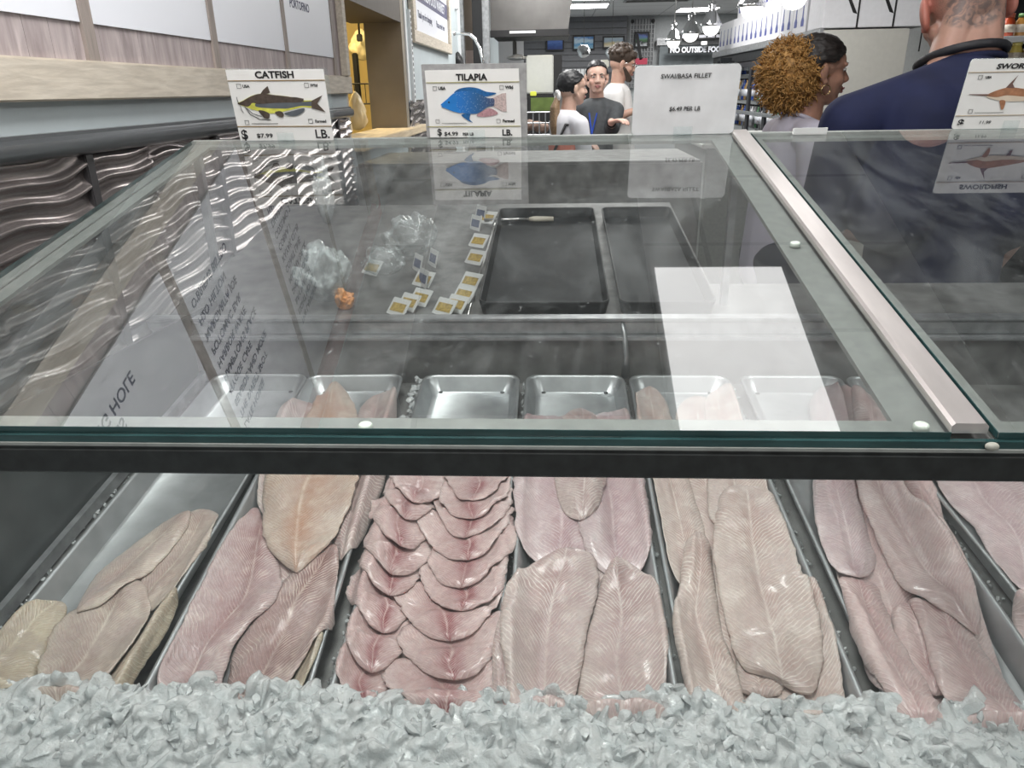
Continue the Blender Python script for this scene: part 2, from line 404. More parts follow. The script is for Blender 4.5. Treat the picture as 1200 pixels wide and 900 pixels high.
# framed notice
nt = thing('framed_notice', 'wood framed white notice with a navy band on the far left wall', 'notice', (WX + .004, 5.63, .27))
fr = MB()
fr.box(0, .03, -.87, .87, 0, .07, bev=.004).box(0, .03, -.87, -.77, .07, .85, bev=.004).box(0, .03, .77, .87, .07, .85, bev=.004).box(0, .03, -.87, .87, .85, .92, bev=.004)
fr.build('frame', M['beam'], nt)
MB().box(0, .012, -.77, .77, .07, .85).build('sheet', M['poster'], nt)
MB().box(.012, .0135, -.77, .77, .245, .345).build('band', mat('navy_band', (.10, .10, .17), .5), nt)
text('lettering', 'FRESH SEAFOOD MARKET', .085, M['poster'], nt, face_right(.0142, 0, .295), .002, sx=1.25)
text('lettering', 'Thank you for shopping', .06, M['inkblue'], nt, face_right(.013, -.33, .17), 0)
text('lettering', 'Please order here', .06, M['inkblue'], nt, face_right(.013, .38, .17), 0)
text('lettering', 'Market Prices', .07, M['inkblue'], nt, face_right(.013, .42, .50), 0)
# hanging things in the nook
def hang(name, lab, cat, px, py0, py1, Y, r, m, n=10):
    a = on_y(px, py0, Y); b = on_y(px, py1, Y)
    return tag(MB().tube([a, a.lerp(b, .5) + Vector((r * .3, 0, 0)), b], r, n).build(name, m, None, True), lab, cat)
cord = thing('hanging_cable', 'black cable with a plug hanging down the yellow kitchen nook', 'cable', on_y(421, 40, 5.4))
MB().tube([(0, 0, 0), (.004, 0, .1), (-.004, 0, .22), (.01, 0, .6)], .008, 6).build('wire', M['black'], cord, True)
MB().box(-.018, .018, -.015, .015, -.045, 0, bev=.005).build('plug', M['black'], cord)
ck = thing('wall_dial', 'small round dark dial on the yellow nook wall below the cable', 'dial', on_y(418, 49, 5.6))
MB().lathe([(.035, 0), (.04, .01), (.04, .03), (.034, .036)], 20, Matrix.Rotation(rad(90), 4, 'X') @ Matrix.Rotation(rad(25), 4, 'Y')).build('body', mat('dial_grey', (.22, .18, .12), .4), ck, True)
MB().lathe([(.028, .036), (.028, .038)], 20, Matrix.Rotation(rad(90), 4, 'X') @ Matrix.Rotation(rad(25), 4, 'Y')).build('face', M['black'], ck)
def sack(name, lab, cat, base, w, h, m, seed):
    bm = bmesh.new(); bmesh.ops.create_icosphere(bm, subdivisions=4, radius=1)
    for v in bm.verts:
        d = noise.noise(v.co * 1.7 + Vector((seed, 0, 0))) * .35 + noise.noise(v.co * 4.5 + Vector((seed, 2, 0))) * .16
        tz = (v.co.z + 1) / 2
        sc = (1 - .55 * tz ** 2) * (1 + d)
        v.co = Vector((v.co.x * w * sc, v.co.y * w * .7 * sc, tz * h))
    o = MB().bm(bm, Matrix.Translation(base)).build(name, m, None, True); return tag(o, lab, cat)
m_bag = mat('cream_plastic_bag', (.78, .66, .42), .35, var=.1, scale=8)
b1 = on_y(428, 152, 4.2); b1.z = -.194
sack('plastic_bag', 'cream plastic bag standing on the pine sill in the pass-through', 'bag', b1 + Vector((-.04, 0, 0)), .06, .20, m_bag, 3)
b2 = on_y(424, 60, 5.5)
sack('hanging_bag', 'pale translucent bag hanging high in the yellow nook', 'bag', b2 - Vector((0, 0, .06)), .09, .20, m_bag, 8)
p = on_y(425, 112, 5.0)
wb = thing('wire_rack', 'small black wire rack on the nook wall behind the bag', 'rack', p)
w_ = MB()
for z in (-.05, .07): w_.tube([(-.12, 0, z), (.1, 0, z)], .004, 6).tube([(-.12, .1, z), (.1, .1, z)], .004, 6)
for x in (-.12, -.05, .02, .1): w_.tube([(x, 0, -.05), (x, 0, .07)], .003, 6)
w_.build('frame', M['black'], wb)
MB().box(-.055, -.02, .03, .06, -.09, .25, bev=.006).build('roll', M['black'], wb)
cb = on_y(414, 156, 3.9); cb.z = -.194
tag(MB().box(-.012, .012, -.10, .10, 0, .26, Matrix.Translation(cb + Vector((-.035, 0, 0))) @ Matrix.Rotation(rad(-8), 4, 'Y'), bev=.006).build('mounted_cutting_board', mat('cream_board', (.72, .62, .42), .4)), 'cream cutting board leaning at the near end of the pine sill', 'cutting board')
# ================================================================== the display case
GS = math.tan(rad(11.8)); GC = -.4163; TILT = rad(11.8)
def gz(y): return GC + GS * y
TS = math.tan(rad(7.6)); TC = -.72
def tz(y): return TC + TS * y
YF, YR = .612, 1.572
GL, GR = -.745, .353
def slab(mb, x0, x1, y0, y1, f, t0, t1):
    """box that follows the sloping surface z = f(y), from t0 to t1 above it"""
    return mb.hexa([(x0, y0, f(y0) + t0), (x1, y0, f(y0) + t0), (x1, y1, f(y1) + t0), (x0, y1, f(y1) + t0),
                    (x0, y0, f(y0) + t1), (x1, y0, f(y0) + t1), (x1, y1, f(y1) + t1), (x0, y1, f(y1) + t1)])
case = thing('display_case', 'stainless seafood display case with glass lids and black front rail', 'display case', (0, 1.0, FL))
CO = Vector((0, 1.0, FL))
def cpart(mb, name, m, smooth=False, parent=None, angle=None):
    mb.v = [tuple(Vector(p) - CO) for p in mb.v]
    return mb.build(name, m, parent or case, smooth, angle)
XL, XR = -.75, 1.62
# well floor, rear wall, ledge, rear deck
cpart(slab(MB(), XL, XR, .545, 1.43, tz, -.050, -.036), 'well_floor', M['dullgrey'])
cpart(MB().box(XL, XR, 1.424, 1.434, -.60, -.470), 'well_back', M['dullgrey'])
lg = MB()
lg.box(XL - .09, XR, 1.412, 1.45, -.470, -.462, bev=.002).box(XL - .09, XR, 1.430, 1.452, -.462, -.434, bev=.003).box(XL - .09, XR, 1.426, 1.462, -.434, -.428, bev=.002)
cpart(lg, 'ledge', M['galv'])
def dz(y): return -.452 + TS * (y - 1.45)
cpart(slab(MB(), XL - .09, .36, 1.455, 2.35, dz, -.012, 0), 'rear_deck', M['dullgrey'])
cpart(slab(MB(), .36, XR, 1.455, 1.68, dz, -.012, 0), 'rear_deck', M['dullgrey'])
# dividers that rise from the well
dv = MB()
dv.tube([(.1475, 1.41, -.545), (.148, 1.40, -.50), (.144, 1.42, -.455), (.138, 1.44, -.43)], [.008, .006, .005, .004], 8)
cpart(dv, 'divider_post', M['galv'], True)
# left side: low dark panel and clear side glass
sp = MB().hexa([(XL, .51, -.85), (XL + .006, .51, -.85), (XL + .006, 2.3, -.85), (XL, 2.3, -.85), (XL, .60, -.385), (XL + .006, .60, -.385), (XL + .006, 2.3, -.455), (XL, 2.3, -.455)])
cpart(sp, 'side_panel', M['sidepanel'])
cpart(MB().hexa([(XL + .012, .54, -.68), (XL + .022, .54, -.68), (XL + .022, 1.42, -.56), (XL + .012, 1.42, -.56), (XL + .012, .54, -.66), (XL + .022, .54, -.66), (XL + .022, 1.42, -.54), (XL + .012, 1.42, -.54)]), 'side_trim', M['galv'])
sg = MB().hexa([(XL, .61, -.385), (XL + .005, .61, -.385), (XL + .005, 1.56, -.42), (XL, 1.56, -.42), (XL, .61, gz(.61) - .012), (XL + .005, .61, gz(.61) - .012), (XL + .005, 1.56, gz(1.56) - .012), (XL, 1.56, gz(1.56) - .012)])
cpart(sg, 'side_glass', M['acrylic'])
# body below
cpart(MB().box(XL, XR, .56, 1.60, FL + .10, -.80, bev=.01), 'cabinet', M['steel'])
cpart(MB().box(XL + .04, XR - .04, .62, 1.55, FL, FL + .10), 'plinth', M['black'])
# slanting front glass and its black rail
fg = MB().hexa([(XL, .503, -.80), (XR, .503, -.80), (XR, .508, -.80), (XL, .508, -.80), (XL, .606, -.318), (XR, .606, -.318), (XR, .611, -.318), (XL, .611, -.318)])
cpart(fg, 'front_glass', M['frontglass'])
rz = gz(YF)
cpart(MB().box(XL - .004, XR, .6005, .628, rz - .0445, rz - .0165, bev=.003), 'front_rail', M['blackrail'])
cpart(MB().box(XL - .004, XR, .604, .63, rz - .0165, rz - .0135), 'rail_lip', M['lidframe'])
# lids: two panes and a second, lower green edge
g1 = slab(MB(), GL, GR, YF, YR, gz, -.0062, 0); lid1 = cpart(g1, 'lid_glass', M['glass'])
g2 = slab(MB(), .394, XR, YF, YR, gz, -.0062, 0); lid2 = cpart(g2, 'lid_glass', M['glass'])
for lid, x0, x1 in ((lid1, GL, GR), (lid2, .394, XR)):
    e = MB().box(x0, x1, YF - .0012, YF - .0002, rz - .0062, rz)
    slab(e, x0 - .0012, x0 - .0002, YF, YR, gz, -.0062, 0)
    cpart(e, 'polished_edge', M['glassedge'], parent=lid)
cpart(MB().box(XL, XR, .606, .612, rz - .0135, rz - .0066), 'lower_glass_edge', M['glassedge'])
# grey frame under the lids
def lidframe(x0, x1):
    f = MB()
    slab(f, x0, x1, YF + .001, YF + .026, gz, -.0125, -.0068)
    slab(f, x0, x0 + (.045 if x0 < 0 else .016), YF + .026, YR - .022, gz, -.0125, -.0068)
    slab(f, x1 - .040, x1, YF + .026, YR - .022, gz, -.0125, -.0068)
    slab(f, x0, x1, YR - .022, YR, gz, -.0125, -.0068)
    fo = cpart(f, 'lid_frame', M['lidframe'])
    return fo
f1 = lidframe(GL, GR); f2 = lidframe(.394, XR)
# a thin bright bead on the left frame member
cpart(slab(MB(), GL + .020, GL + .023, YF + .03, YR - .03, gz, -.0067, -.0063), 'frame_bead', M['steel'], parent=f1)
# rubber buttons between frame and glass
for px, py in ((932, 284), (1080, 497), (428, 497)):
    q = on_slope(px, py, GC, GS)
    cpart(MB().lathe([(.006, -.0066), (.0068, -.006), (.0068, -.0005), (.005, .001)], 16, Matrix.Translation((q.x, q.y, gz(q.y)))), 'glass_button', mat('clear_button', (.55, .62, .55), .2), True, f1)
# brushed steel strip between the two lids
st = MB(); prof = [(.355, -.004), (.355, .003), (.358, .0058), (.384, .0058), (.387, .003), (.387, -.004)]
st.add([(x, y, gz(y) + h) for y in (YF + .004, YR + .004) for x, h in prof], [tuple(range(6)), tuple(range(6, 12))[::-1]] + [(i, 6 + i, 6 + (i + 1) % 6, (i + 1) % 6) for i in range(6)])
cpart(st, 'centre_strip', M['pinksteel'], angle=30, smooth=True)
cpart(slab(MB(), .345, .394, YF + .002, YR, gz, -.03, -.0125), 'centre_bar', M['dullgrey'])
cpart(MB().ball((.386, .604, rz - .010), (.006, .004, .004)), 'sealant_blob', mat('old_sealant', (.32, .32, .28), .6), True)
# rear header under the glass, hinge posts down to the deck
cpart(slab(MB(), GL, XR, YR - .004, YR + .008, gz, -.016, -.0005), 'rear_header', M['lidframe'])
for x in (-.742, .36, 1.60):
    cpart(MB().box(x, x + .014, 1.555, 1.572, -.452, gz(1.56) - .013), 'rear_post', M['galv'])
# ------------------------------------------------------------------ trays
def rrect(x0, x1, y0, y1, r, n=6):
    out = []
    for cx, cy, a0 in ((x1 - r, y0 + r, -90), (x1 - r, y1 - r, 0), (x0 + r, y1 - r, 90), (x0 + r, y0 + r, 180)):
        for k in range(n + 1):
            a = rad(a0 + 90 * k / n); out.append((cx + r * math.cos(a), cy + r * math.sin(a)))
    return out
TW, TL = .1965, .775
def make_tray():
    r = thing('tray', '', 'tray')
    prof = [(.014, -.030), (.0015, -.0045), (0, -.001), (.001, .0014), (.0035, .002), (.006, .001), (.0075, -.002), (.0205, -.0275)]
    mb = MB(); loops = []
    for ins, z in prof:
        loops.append([(x, y, z) for x, y in rrect(-TW / 2 + ins, TW / 2 - ins, ins, TL - ins, .024 - ins * .35)])
    n = len(loops[0]); vs = [p for l in loops for p in l]
    fs = [(i * n + k, i * n + (k + 1) % n, (i + 1) * n + (k + 1) % n, (i + 1) * n + k) for i in range(len(loops) - 1) for k in range(n)]
    fs += [tuple(range(n))[::-1], tuple((len(loops) - 1) * n + k for k in range(n))]
    mb.add(vs, fs).build('pan', M['alu'], r, True, 60)
    for x in (-.062, .062): MB().lathe([(.0045, 0), (.0045, .0006)], 14, Matrix.Translation((x, TL - .024, -.0272))).build('drain_hole', M['black'], r)
    return r
TX = [-.594, -.372, -.1565, .0455, .2495, .4665, .70]
TYAW = [0, 2.0, .4, 0, 0, 0, 2.5]
TLAB = ['leftmost aluminium tray against the case side, half empty at the back with cream fillets',
        'aluminium tray second from the left, heaped with large fillets spilling at its rear end',
        'aluminium tray with bare rear half and shingled rosy fillets at its front',
        'aluminium tray in the middle under pale fillets with drain holes showing behind them',
        'aluminium tray right of the divider post, filled with long ivory fillets',
        'aluminium tray second from the right edge, holding pink fillets',
        'aluminium tray cut off by the right edge of the photo']
proto = make_tray()
for i, x in enumerate(TX):
    y0 = .622
    loc = (x, y0, tz(y0)); rot = (math.atan(TS), 0, rad(TYAW[i]))
    if i == 0: o = proto; o.location = loc; o.rotation_euler = rot
    else: o = dup(proto, loc, rot)
    o['label'] = TLAB[i]; o['group'] = 'fish trays in the case'
# ================================================================== fillets, draped one on another over a height map of the tray deck
HX0, HX1, HY0, HY1, HR = -.80, 1.10, .50, 1.46, .0035
NXg = int((HX1 - HX0) / HR) + 1; NYg = int((HY1 - HY0) / HR) + 1
HM = np.full((NYg, NXg), -.034)
gx = HX0 + np.arange(NXg) * HR; gy = HY0 + np.arange(NYg) * HR
for x in TX:
    ya = rad(TYAW[TX.index(x)]); XX, YY = np.meshgrid(gx - x, gy - .622)
    lx = XX * math.cos(ya) + YY * math.sin(ya); ly = -XX * math.sin(ya) + YY * math.cos(ya)
    ed = np.minimum(TW / 2 - np.abs(lx), np.minimum(ly, TL - ly))
    HM = np.where(ed > -.002, np.maximum(HM, np.interp(ed, [-.002, 0, .0035, .009, .023], [-.004, .002, .003, .000, -.0266])), HM)
def blur(a, r):
    for ax in (0, 1):
        for _ in range(2):
            c = np.cumsum(np.concatenate([np.repeat(np.take(a, [0], ax), r + 1, ax), a, np.repeat(np.take(a, [-1], ax), r, ax)], ax), ax)
            n = a.shape[ax]
            a = (np.take(c, range(2 * r + 1, 2 * r + 1 + n), ax) - np.take(c, range(0, n), ax)) / (2 * r + 1)
    return a
def samp(a, X, Y):
    fx = np.clip((X - HX0) / HR, 0, NXg - 1.001); fy = np.clip((Y - HY0) / HR, 0, NYg - 1.001)
    i = fx.astype(int); j = fy.astype(int); u = fx - i; v = fy - j
    return a[j, i] * (1 - u) * (1 - v) + a[j, i + 1] * u * (1 - v) + a[j + 1, i] * (1 - u) * v + a[j + 1, i + 1] * u * v
def spline(P, n):
    P = np.array(P, float)
    d = np.r_[0, np.cumsum(np.linalg.norm(np.diff(P, axis=0), axis=1))]; tt = np.linspace(0, d[-1], n)
    Q = np.vstack([2 * P[0] - P[1], P, 2 * P[-1] - P[-2]]); out = []
    for t_ in tt:
        k = min(max(np.searchsorted(d, t_) - 1, 0), len(P) - 2); u = (t_ - d[k]) / (d[k + 1] - d[k] + 1e-9)
        a, b, c, e = Q[k], Q[k + 1], Q[k + 2], Q[k + 3]
        out.append(.5 * (2 * b + (c - a) * u + (2 * a - 5 * b + 4 * c - e) * u * u + (3 * b - a - 3 * c + e) * u ** 3))
    return np.array(out), d[-1]
FSEED = [0]
def fillet(label, group, m, L, R, T=.011, h=.0, ends=(.12, .12), nu=56, nv=23, rear=0.0, wob=.05, ridge=1.0):
    """L, R: the two long edges, from the rear end to the near end, as points of the tray deck seen from the camera"""
    FSEED[0] += 1; sd = FSEED[0] * 3.7
    def pl(P):
        return [tuple(on_slope(px, py, TC + h, TS)[:2]) for px, py in P]
    l, n1 = spline(pl(L), nu); r, n2 = spline(pl(R), nu); length = (n1 + n2) / 2
    us = np.linspace(0, 1, nu); vs_ = np.linspace(-1, 1, nv); vs_ = np.sign(vs_) * np.abs(vs_) ** .8
    capf = np.ones(nu)
    for i, u in enumerate(us):
        if u < ends[0]: capf[i] = math.sqrt(max(0, 1 - (1 - u / ends[0]) ** 2))
        elif u > 1 - ends[1]: capf[i] = math.sqrt(max(0, 1 - (1 - (1 - u) / ends[1]) ** 2))
    capf = np.maximum(capf, .10)
    X = np.zeros((nu, nv)); Y = np.zeros((nu, nv)); Tt = np.zeros((nu, nv)); Wd = np.zeros((nu, nv))
    for i in range(nu):
        mid = (l[i] + r[i]) / 2; hv = (r[i] - l[i]) / 2
        for j in range(nv):
            e = 1 + wob * noise.noise(Vector((us[i] * 9 * length / .25, 4 * math.copysign(1, vs_[j]), sd))) + wob * .8 * noise.noise(Vector((us[i] * 34 * length / .25, 9 * math.copysign(1, vs_[j]), sd)))
            e = capf[i] * (1 + (e - 1) * abs(vs_[j]) ** 2)
            p = mid + hv * vs_[j] * e
            X[i, j], Y[i, j] = p; Wd[i, j] = vs_[j] * e * np.linalg.norm(hv)
            pr = max(0.0, 1 - abs(vs_[j]) ** 2.6) ** .8
            en = min(1, us[i] / .10 + .0) ** .6 * min(1, (1 - us[i]) / .09) ** .6
            lump = 1 + .34 * noise.noise(Vector((us[i] * 5, vs_[j] * 1.6, sd + 5))) + .16 * noise.noise(Vector((us[i] * 16, vs_[j] * 4, sd + 9)))
            groove = 1 - .16 * ridge * math.exp(-(vs_[j] / .10) ** 2)
            Tt[i, j] = .0010 + .85 * T * pr * en * lump * groove
    global HM
    B = np.maximum(HM, blur(HM, 4)); Bs = blur(B, 2)
    base = np.maximum(samp(HM, X, Y), samp(Bs, X, Y)) + .0004 + rear * (1 - np.linspace(0, 1, nu)[:, None]) ** 2.2
    # a fillet is limp but not paper: even its base out along the length
    for _ in range(2):
        sm = base.copy(); sm[1:-1] = (base[:-2] + 2 * base[1:-1] + base[2:]) / 4; base = np.maximum(base, sm)
    top = base + Tt
    coff = [math.sin(sd) * .14 + .22 * noise.noise(Vector((us[i] * 3.2, sd, 8))) for i in range(nu)]; hw = [np.abs(Wd[i]).max() for i in range(nu)]
    verts = []; uv = []; uvn = []
    Uw = us[:, None] * length + np.zeros((nu, nv))
    for lay in (top, base):
        for i in range(nu):
            for j in range(nv):
                verts.append((X[i, j], Y[i, j], tz(Y[i, j]) + lay[i, j]))
                c0 = coff[i]; vq = (vs_[j] - c0) / (1 - c0 if vs_[j] > c0 else 1 + c0)
                uv.append((Uw[i, j], vq * hw[i])); uvn.append((vq, us[i]))
    N = nu * nv; fs = []
    for i in range(nu - 1):
        for j in range(nv - 1):
            a = i * nv + j; q = (a, a + nv, a + nv + 1, a + 1); fs.append(q); fs.append(tuple(N + k for k in q[::-1]))
    bord = [j for j in range(nv)] + [i * nv + nv - 1 for i in range(1, nu)] + [(nu - 1) * nv + j for j in range(nv - 2, -1, -1)] + [i * nv for i in range(nu - 2, 0, -1)]
    for k in range(len(bord)):
        a, b = bord[k], bord[(k + 1) % len(bord)]; fs.append((a, b, N + b, N + a))
    me = D.meshes.new('fish_fillet'); me.from_pydata(verts, [], fs)
    for nm, data in (('UVMap', uv), ('span', uvn)):
        la = me.uv_layers.new(name=nm)
        idx = np.empty(len(me.loops), int); me.loops.foreach_get('vertex_index', idx)
        la.data.foreach_set('uv', np.array(data, float)[idx].ravel())
    bm = bmesh.new(); bm.from_mesh(me); bmesh.ops.recalc_face_normals(bm, faces=bm.faces[:]); bm.to_mesh(me); bm.free()
    o = link('fish_fillet', me, m, None, True)
    tag(o, label, 'fish fillet', group)
    # update the height map with what this fillet covers
    for i in range(nu - 1):
        for j in range(nv - 1):
            xs = X[i:i + 2, j:j + 2]; ys = Y[i:i + 2, j:j + 2]; z_ = top[i:i + 2, j:j + 2].max()
            i0 = int(math.floor((xs.min() - HX0) / HR + .5)); i1 = int(math.ceil((xs.max() - HX0) / HR - .5)); j0 = int(math.floor((ys.min() - HY0) / HR + .5)); j1 = int(math.ceil((ys.max() - HY0) / HR - .5))
            if i1 < 0 or j1 < 0 or i0 >= NXg or j0 >= NYg: continue
            w = HM[max(j0, 0):j1 + 1, max(i0, 0):i1 + 1]; np.maximum(w, z_, out=w)
    return o
fl_cream = flesh('flesh_cream', (.54, .43, .37), (.44, .28, .25), (.64, .56, .45), (.74, .67, .58), .40, 210, .45)
fl_yel = flesh('flesh_yellowish', (.54, .45, .35), (.44, .32, .25), (.60, .52, .36), (.70, .63, .50), .25, 210, .40)
fl_rose = flesh('flesh_rose_grey', (.49, .34, .32), (.34, .14, .14), (.62, .51, .47), (.74, .63, .58), .70, 200, .70)
fl_brown = flesh('flesh_brownish', (.43, .29, .26), (.25, .10, .09), (.61, .50, .45), (.74, .62, .54), .85, 180, .85)
fl_red = flesh('flesh_rosy', (.62, .43, .39), (.33, .07, .085), (.76, .63, .57), (.80, .65, .61), 1.05, 230, .5)
fl_pale = flesh('flesh_pale_pink', (.60, .46, .42), (.46, .26, .26), (.70, .60, .52), (.84, .77, .72), .55, 170, .80)
fl_violet = flesh('flesh_violet_pink', (.62, .47, .455), (.48, .25, .28), (.71, .59, .55), (.78, .67, .67), .60, 170, .65)
fl_ivory = flesh('flesh_ivory', (.62, .49, .43), (.52, .32, .28), (.71, .62, .53), (.86, .79, .73), .45, 175, .68)
fl_pink = flesh('flesh_pink', (.68, .50, .46), (.56, .29, .29), (.76, .63, .57), (.84, .72, .69), .60, 180, .65)
G1, G2, G3, G4, G5, G6, G7 = ['fillets in the ' + s for s in ('leftmost tray', 'second tray from the left', 'tray of shingled rosy fillets', 'middle tray', 'tray right of the middle', 'second tray from the right edge', 'tray at the right edge')]
# tray 1
fillet('narrow yellowish fillet along the right rim of the leftmost tray', G1, fl_yel, [(362 - 160, 690), (172, 716), (120, 780), (100, 824)], [(212, 692), (195, 730), (168, 772), (134, 826)], .010, .0)
fillet('cream fillet at the lower left corner of the leftmost tray, by the ice', G1, fl_cream, [(20, 735), (-20, 770), (-60, 800)], [(36, 770), (36, 800), (10, 832)], .010)
fillet('mottled cream fillet on the left rim of the leftmost tray', G1, fl_yel, [(56, 688), (18, 716), (-20, 760), (-70, 810)], [(78, 686), (56, 730), (38, 772), (24, 818)], .010, .005)
fillet('pinkish cream fillet at the rear right of the leftmost tray, behind the broad one', G1, fl_cream, [(222, 578), (190, 616), (150, 664), (125, 690)], [(257, 584), (246, 632), (214, 676), (172, 712)], .011, .0)
fillet('broad cream fillet across the front of the leftmost tray', G1, fl_cream, [(146, 662), (76, 694), (46, 742), (38, 772), (36, 822)], [(166, 662), (172, 712), (150, 748), (112, 788), (100, 824)], .013, .01, (.10, .08))
fillet('small slender fillet lying on top at the rear of the leftmost tray', G1, fl_cream, [(216, 568), (180, 586), (132, 620), (102, 646), (78, 688)], [(221, 586), (200, 616), (160, 654), (128, 678), (88, 696)], .010, .02, (.1, .14))
# tray 2
fillet('pale pink fillet hidden under the heap in the middle of the second tray', G2, fl_pale, [(340, 540), (300, 630), (276, 720)], [(400, 540), (384, 640), (350, 720)], .008)
fillet('yellowish fillet underneath at the front right of the second tray', G2, fl_yel, [(372, 735), (330, 790), (290, 822)], [(382, 742), (366, 781), (336, 822)], .008)
fillet('pale rear lump of fillet at the left rim of the second tray', G2, fl_pale, [(352, 462), (325, 484), (306, 540), (296, 585)], [(378, 466), (372, 505), (350, 550), (335, 590)], .016, .01, (.25, .1), rear=.015)
fillet('pale pink fillet along the right rim at the back of the second tray', G2, fl_pale, [(424, 452), (408, 500), (392, 560), (386, 640)], [(466, 446), (462, 490), (446, 556), (412, 648)], .014, .01, rear=.012)
fillet('brown-lined fillet at the front right of the second tray', G2, fl_brown, [(380, 622), (330, 662), (282, 716), (264, 756), (256, 822)], [(398, 630), (392, 700), (386, 728), (350, 768), (322, 802), (284, 824)], .014, .008, (.10, .08))
fillet('long rose grey fillet at the front left of the second tray', G2, fl_rose, [(300, 570), (266, 620), (230, 684), (198, 748), (182, 782), (180, 824)], [(308, 606), (326, 648), (320, 690), (280, 720), (260, 756), (252, 800)], .014, .012, (.10, .10))
fillet('big pale fillet with an orange seam heaped at the back of the second tray', G2, flesh('flesh_orange_seam', (.56, .43, .35), (.50, .21, .10), (.66, .56, .45), (.74, .63, .54), .75, 200, .4), [(382, 440), (362, 480), (316, 530), (304, 580), (310, 620), (334, 650)], [(402, 440), (416, 470), (426, 520), (418, 555), (398, 600), (356, 652)], .018, .022, (.14, .14), rear=.035, wob=.10)
# tray 3: shingled pieces from the near end to the rear, each lying on the one before it
def shingle(label, cx, cy, x0, x1, rise, m=None, back=62, T=.0085, skew=0):
    vx, vy = 648, -39; jl, jr = random.uniform(-14, 12), random.uniform(-14, 12); cx += random.uniform(-8, 8)
    def along(x, y, d): return (x + (vx - x) * d / (y - vy), y - d)
    L = [along(x0 + (cx - x0) * .10 + skew, cy - 26, back), along(x0, cy - 50 - jl, 16), (x0 + (cx - x0) * .04, cy - 46 - jl), (x0 + (cx - x0) * .36, cy - 22 - jl * .5), (cx - (cx - x0) * .26, cy - 4)]
    R = [along(x1 + (cx - x1) * .10 + skew, cy - 26, back), along(x1, cy - 40 - jr, 16), (x1 + (cx - x1) * .04, cy - 36 - jr), (x1 + (cx - x1) * .36, cy - 18 - jr * .5), (cx + (x1 - cx) * .26, cy - 2)]
    return fillet(label, G3, m or fl_red, L, R, T, rise, (.10, .10), 40, 23, 0, .08, 1.4)
fillet('long pale bottom fillet under the front of the shingled stack', G3, fl_pale, [(480, 700), (440, 760), (408, 826)], [(575, 700), (580, 760), (572, 838)], .009)
rows = [('front left rosy fillet of the shingled stack, touching the ice', 424, 826, 391, 462), ('front right rosy fillet of the shingled stack, touching the ice', 520, 842, 444, 580),
        ('left rosy fillet second row from the ice in the shingled stack', 440, 779, 402, 474), ('broad rosy fillet second row from the ice at the right of the stack', 528, 794, 464, 587),
        ('left rosy fillet third row from the ice in the shingled stack', 448, 731, 403, 481), ('broad rosy fillet third row from the ice at the right of the stack', 528, 742, 460, 588),
        ('left rosy fillet fourth row from the ice in the shingled stack', 452, 685, 417, 496), ('right rosy fillet fourth row from the ice in the shingled stack', 542, 706, 486, 592),
        ('left rosy fillet fifth row from the ice in the shingled stack', 460, 662, 424, 504), ('right rosy fillet fifth row from the ice in the shingled stack', 540, 672, 500, 603),
        ('left rosy fillet sixth row from the ice in the shingled stack', 474, 630, 430, 512), ('right rosy fillet sixth row from the ice in the shingled stack', 544, 640, 486, 600),
        ('left small rosy fillet seventh row from the ice in the stack', 474, 598, 446, 512), ('right small rosy fillet seventh row from the ice in the stack', 546, 612, 504, 598),
        ('left small rosy fillet eighth row, partly under the black rail', 480, 576, 455, 520), ('right small rosy fillet eighth row, partly under the black rail', 556, 590, 512, 597),
        ('rearmost small rosy fillet on the shingled stack, under the black rail', 552, 570, 516, 598)]
for i, (lab, cx, cy, x0, x1) in enumerate(rows):
    shingle(lab, cx, cy, x0, x1, .004 + .0022 * i, back=64 if i < 10 else 40, T=.0085 if i < 12 else .007, skew=random.uniform(-4, 4))
# tray 4
fillet('flat pale fillet lying underneath in the middle of the middle tray', G4, fl_pale, [(640, 470), (640, 560), (640, 680)], [(716, 470), (722, 560), (730, 680)], .009)
fillet('thin pale strip of fillet on the left rim of the middle tray', G4, fl_pale, [(588, 720), (578, 760), (578, 840)], [(602, 716), (604, 780), (606, 846)], .008)
fillet('violet pink fillet at the rear left of the middle tray', G4, fl_violet, [(618, 474), (606, 520), (602, 570), (606, 648)], [(660, 470), (690, 520), (706, 580), (704, 650)], .014, .004)
fillet('violet pink fillet at the rear right of the middle tray', G4, fl_violet, [(694, 468), (676, 520), (676, 590), (690, 660)], [(734, 468), (746, 520), (757, 570), (768, 664)], .014, .004)
fillet('pale fillet peaked at the back centre of the middle tray', G4, fl_pale, [(668, 456), (652, 500), (650, 550), (664, 600)], [(690, 456), (708, 500), (712, 540), (700, 600)], .013, .016)
fillet('pale pink fillet with a white seam at the front right of the middle tray', G4, fl_pale, [(712, 642), (698, 680), (686, 720), (678, 764), (676, 804), (690, 866)], [(736, 640), (768, 672), (778, 708), (783, 745), (782, 785), (784, 862)], .016, .01, (.14, .06))
fillet('pale fillet with a white seam at the front left of the middle tray', G4, fl_pale, [(634, 632), (604, 664), (590, 700), (586, 744), (594, 800), (602, 862)], [(694, 628), (702, 662), (690, 714), (678, 772), (674, 820), (682, 864)], .016, .012, (.10, .06))
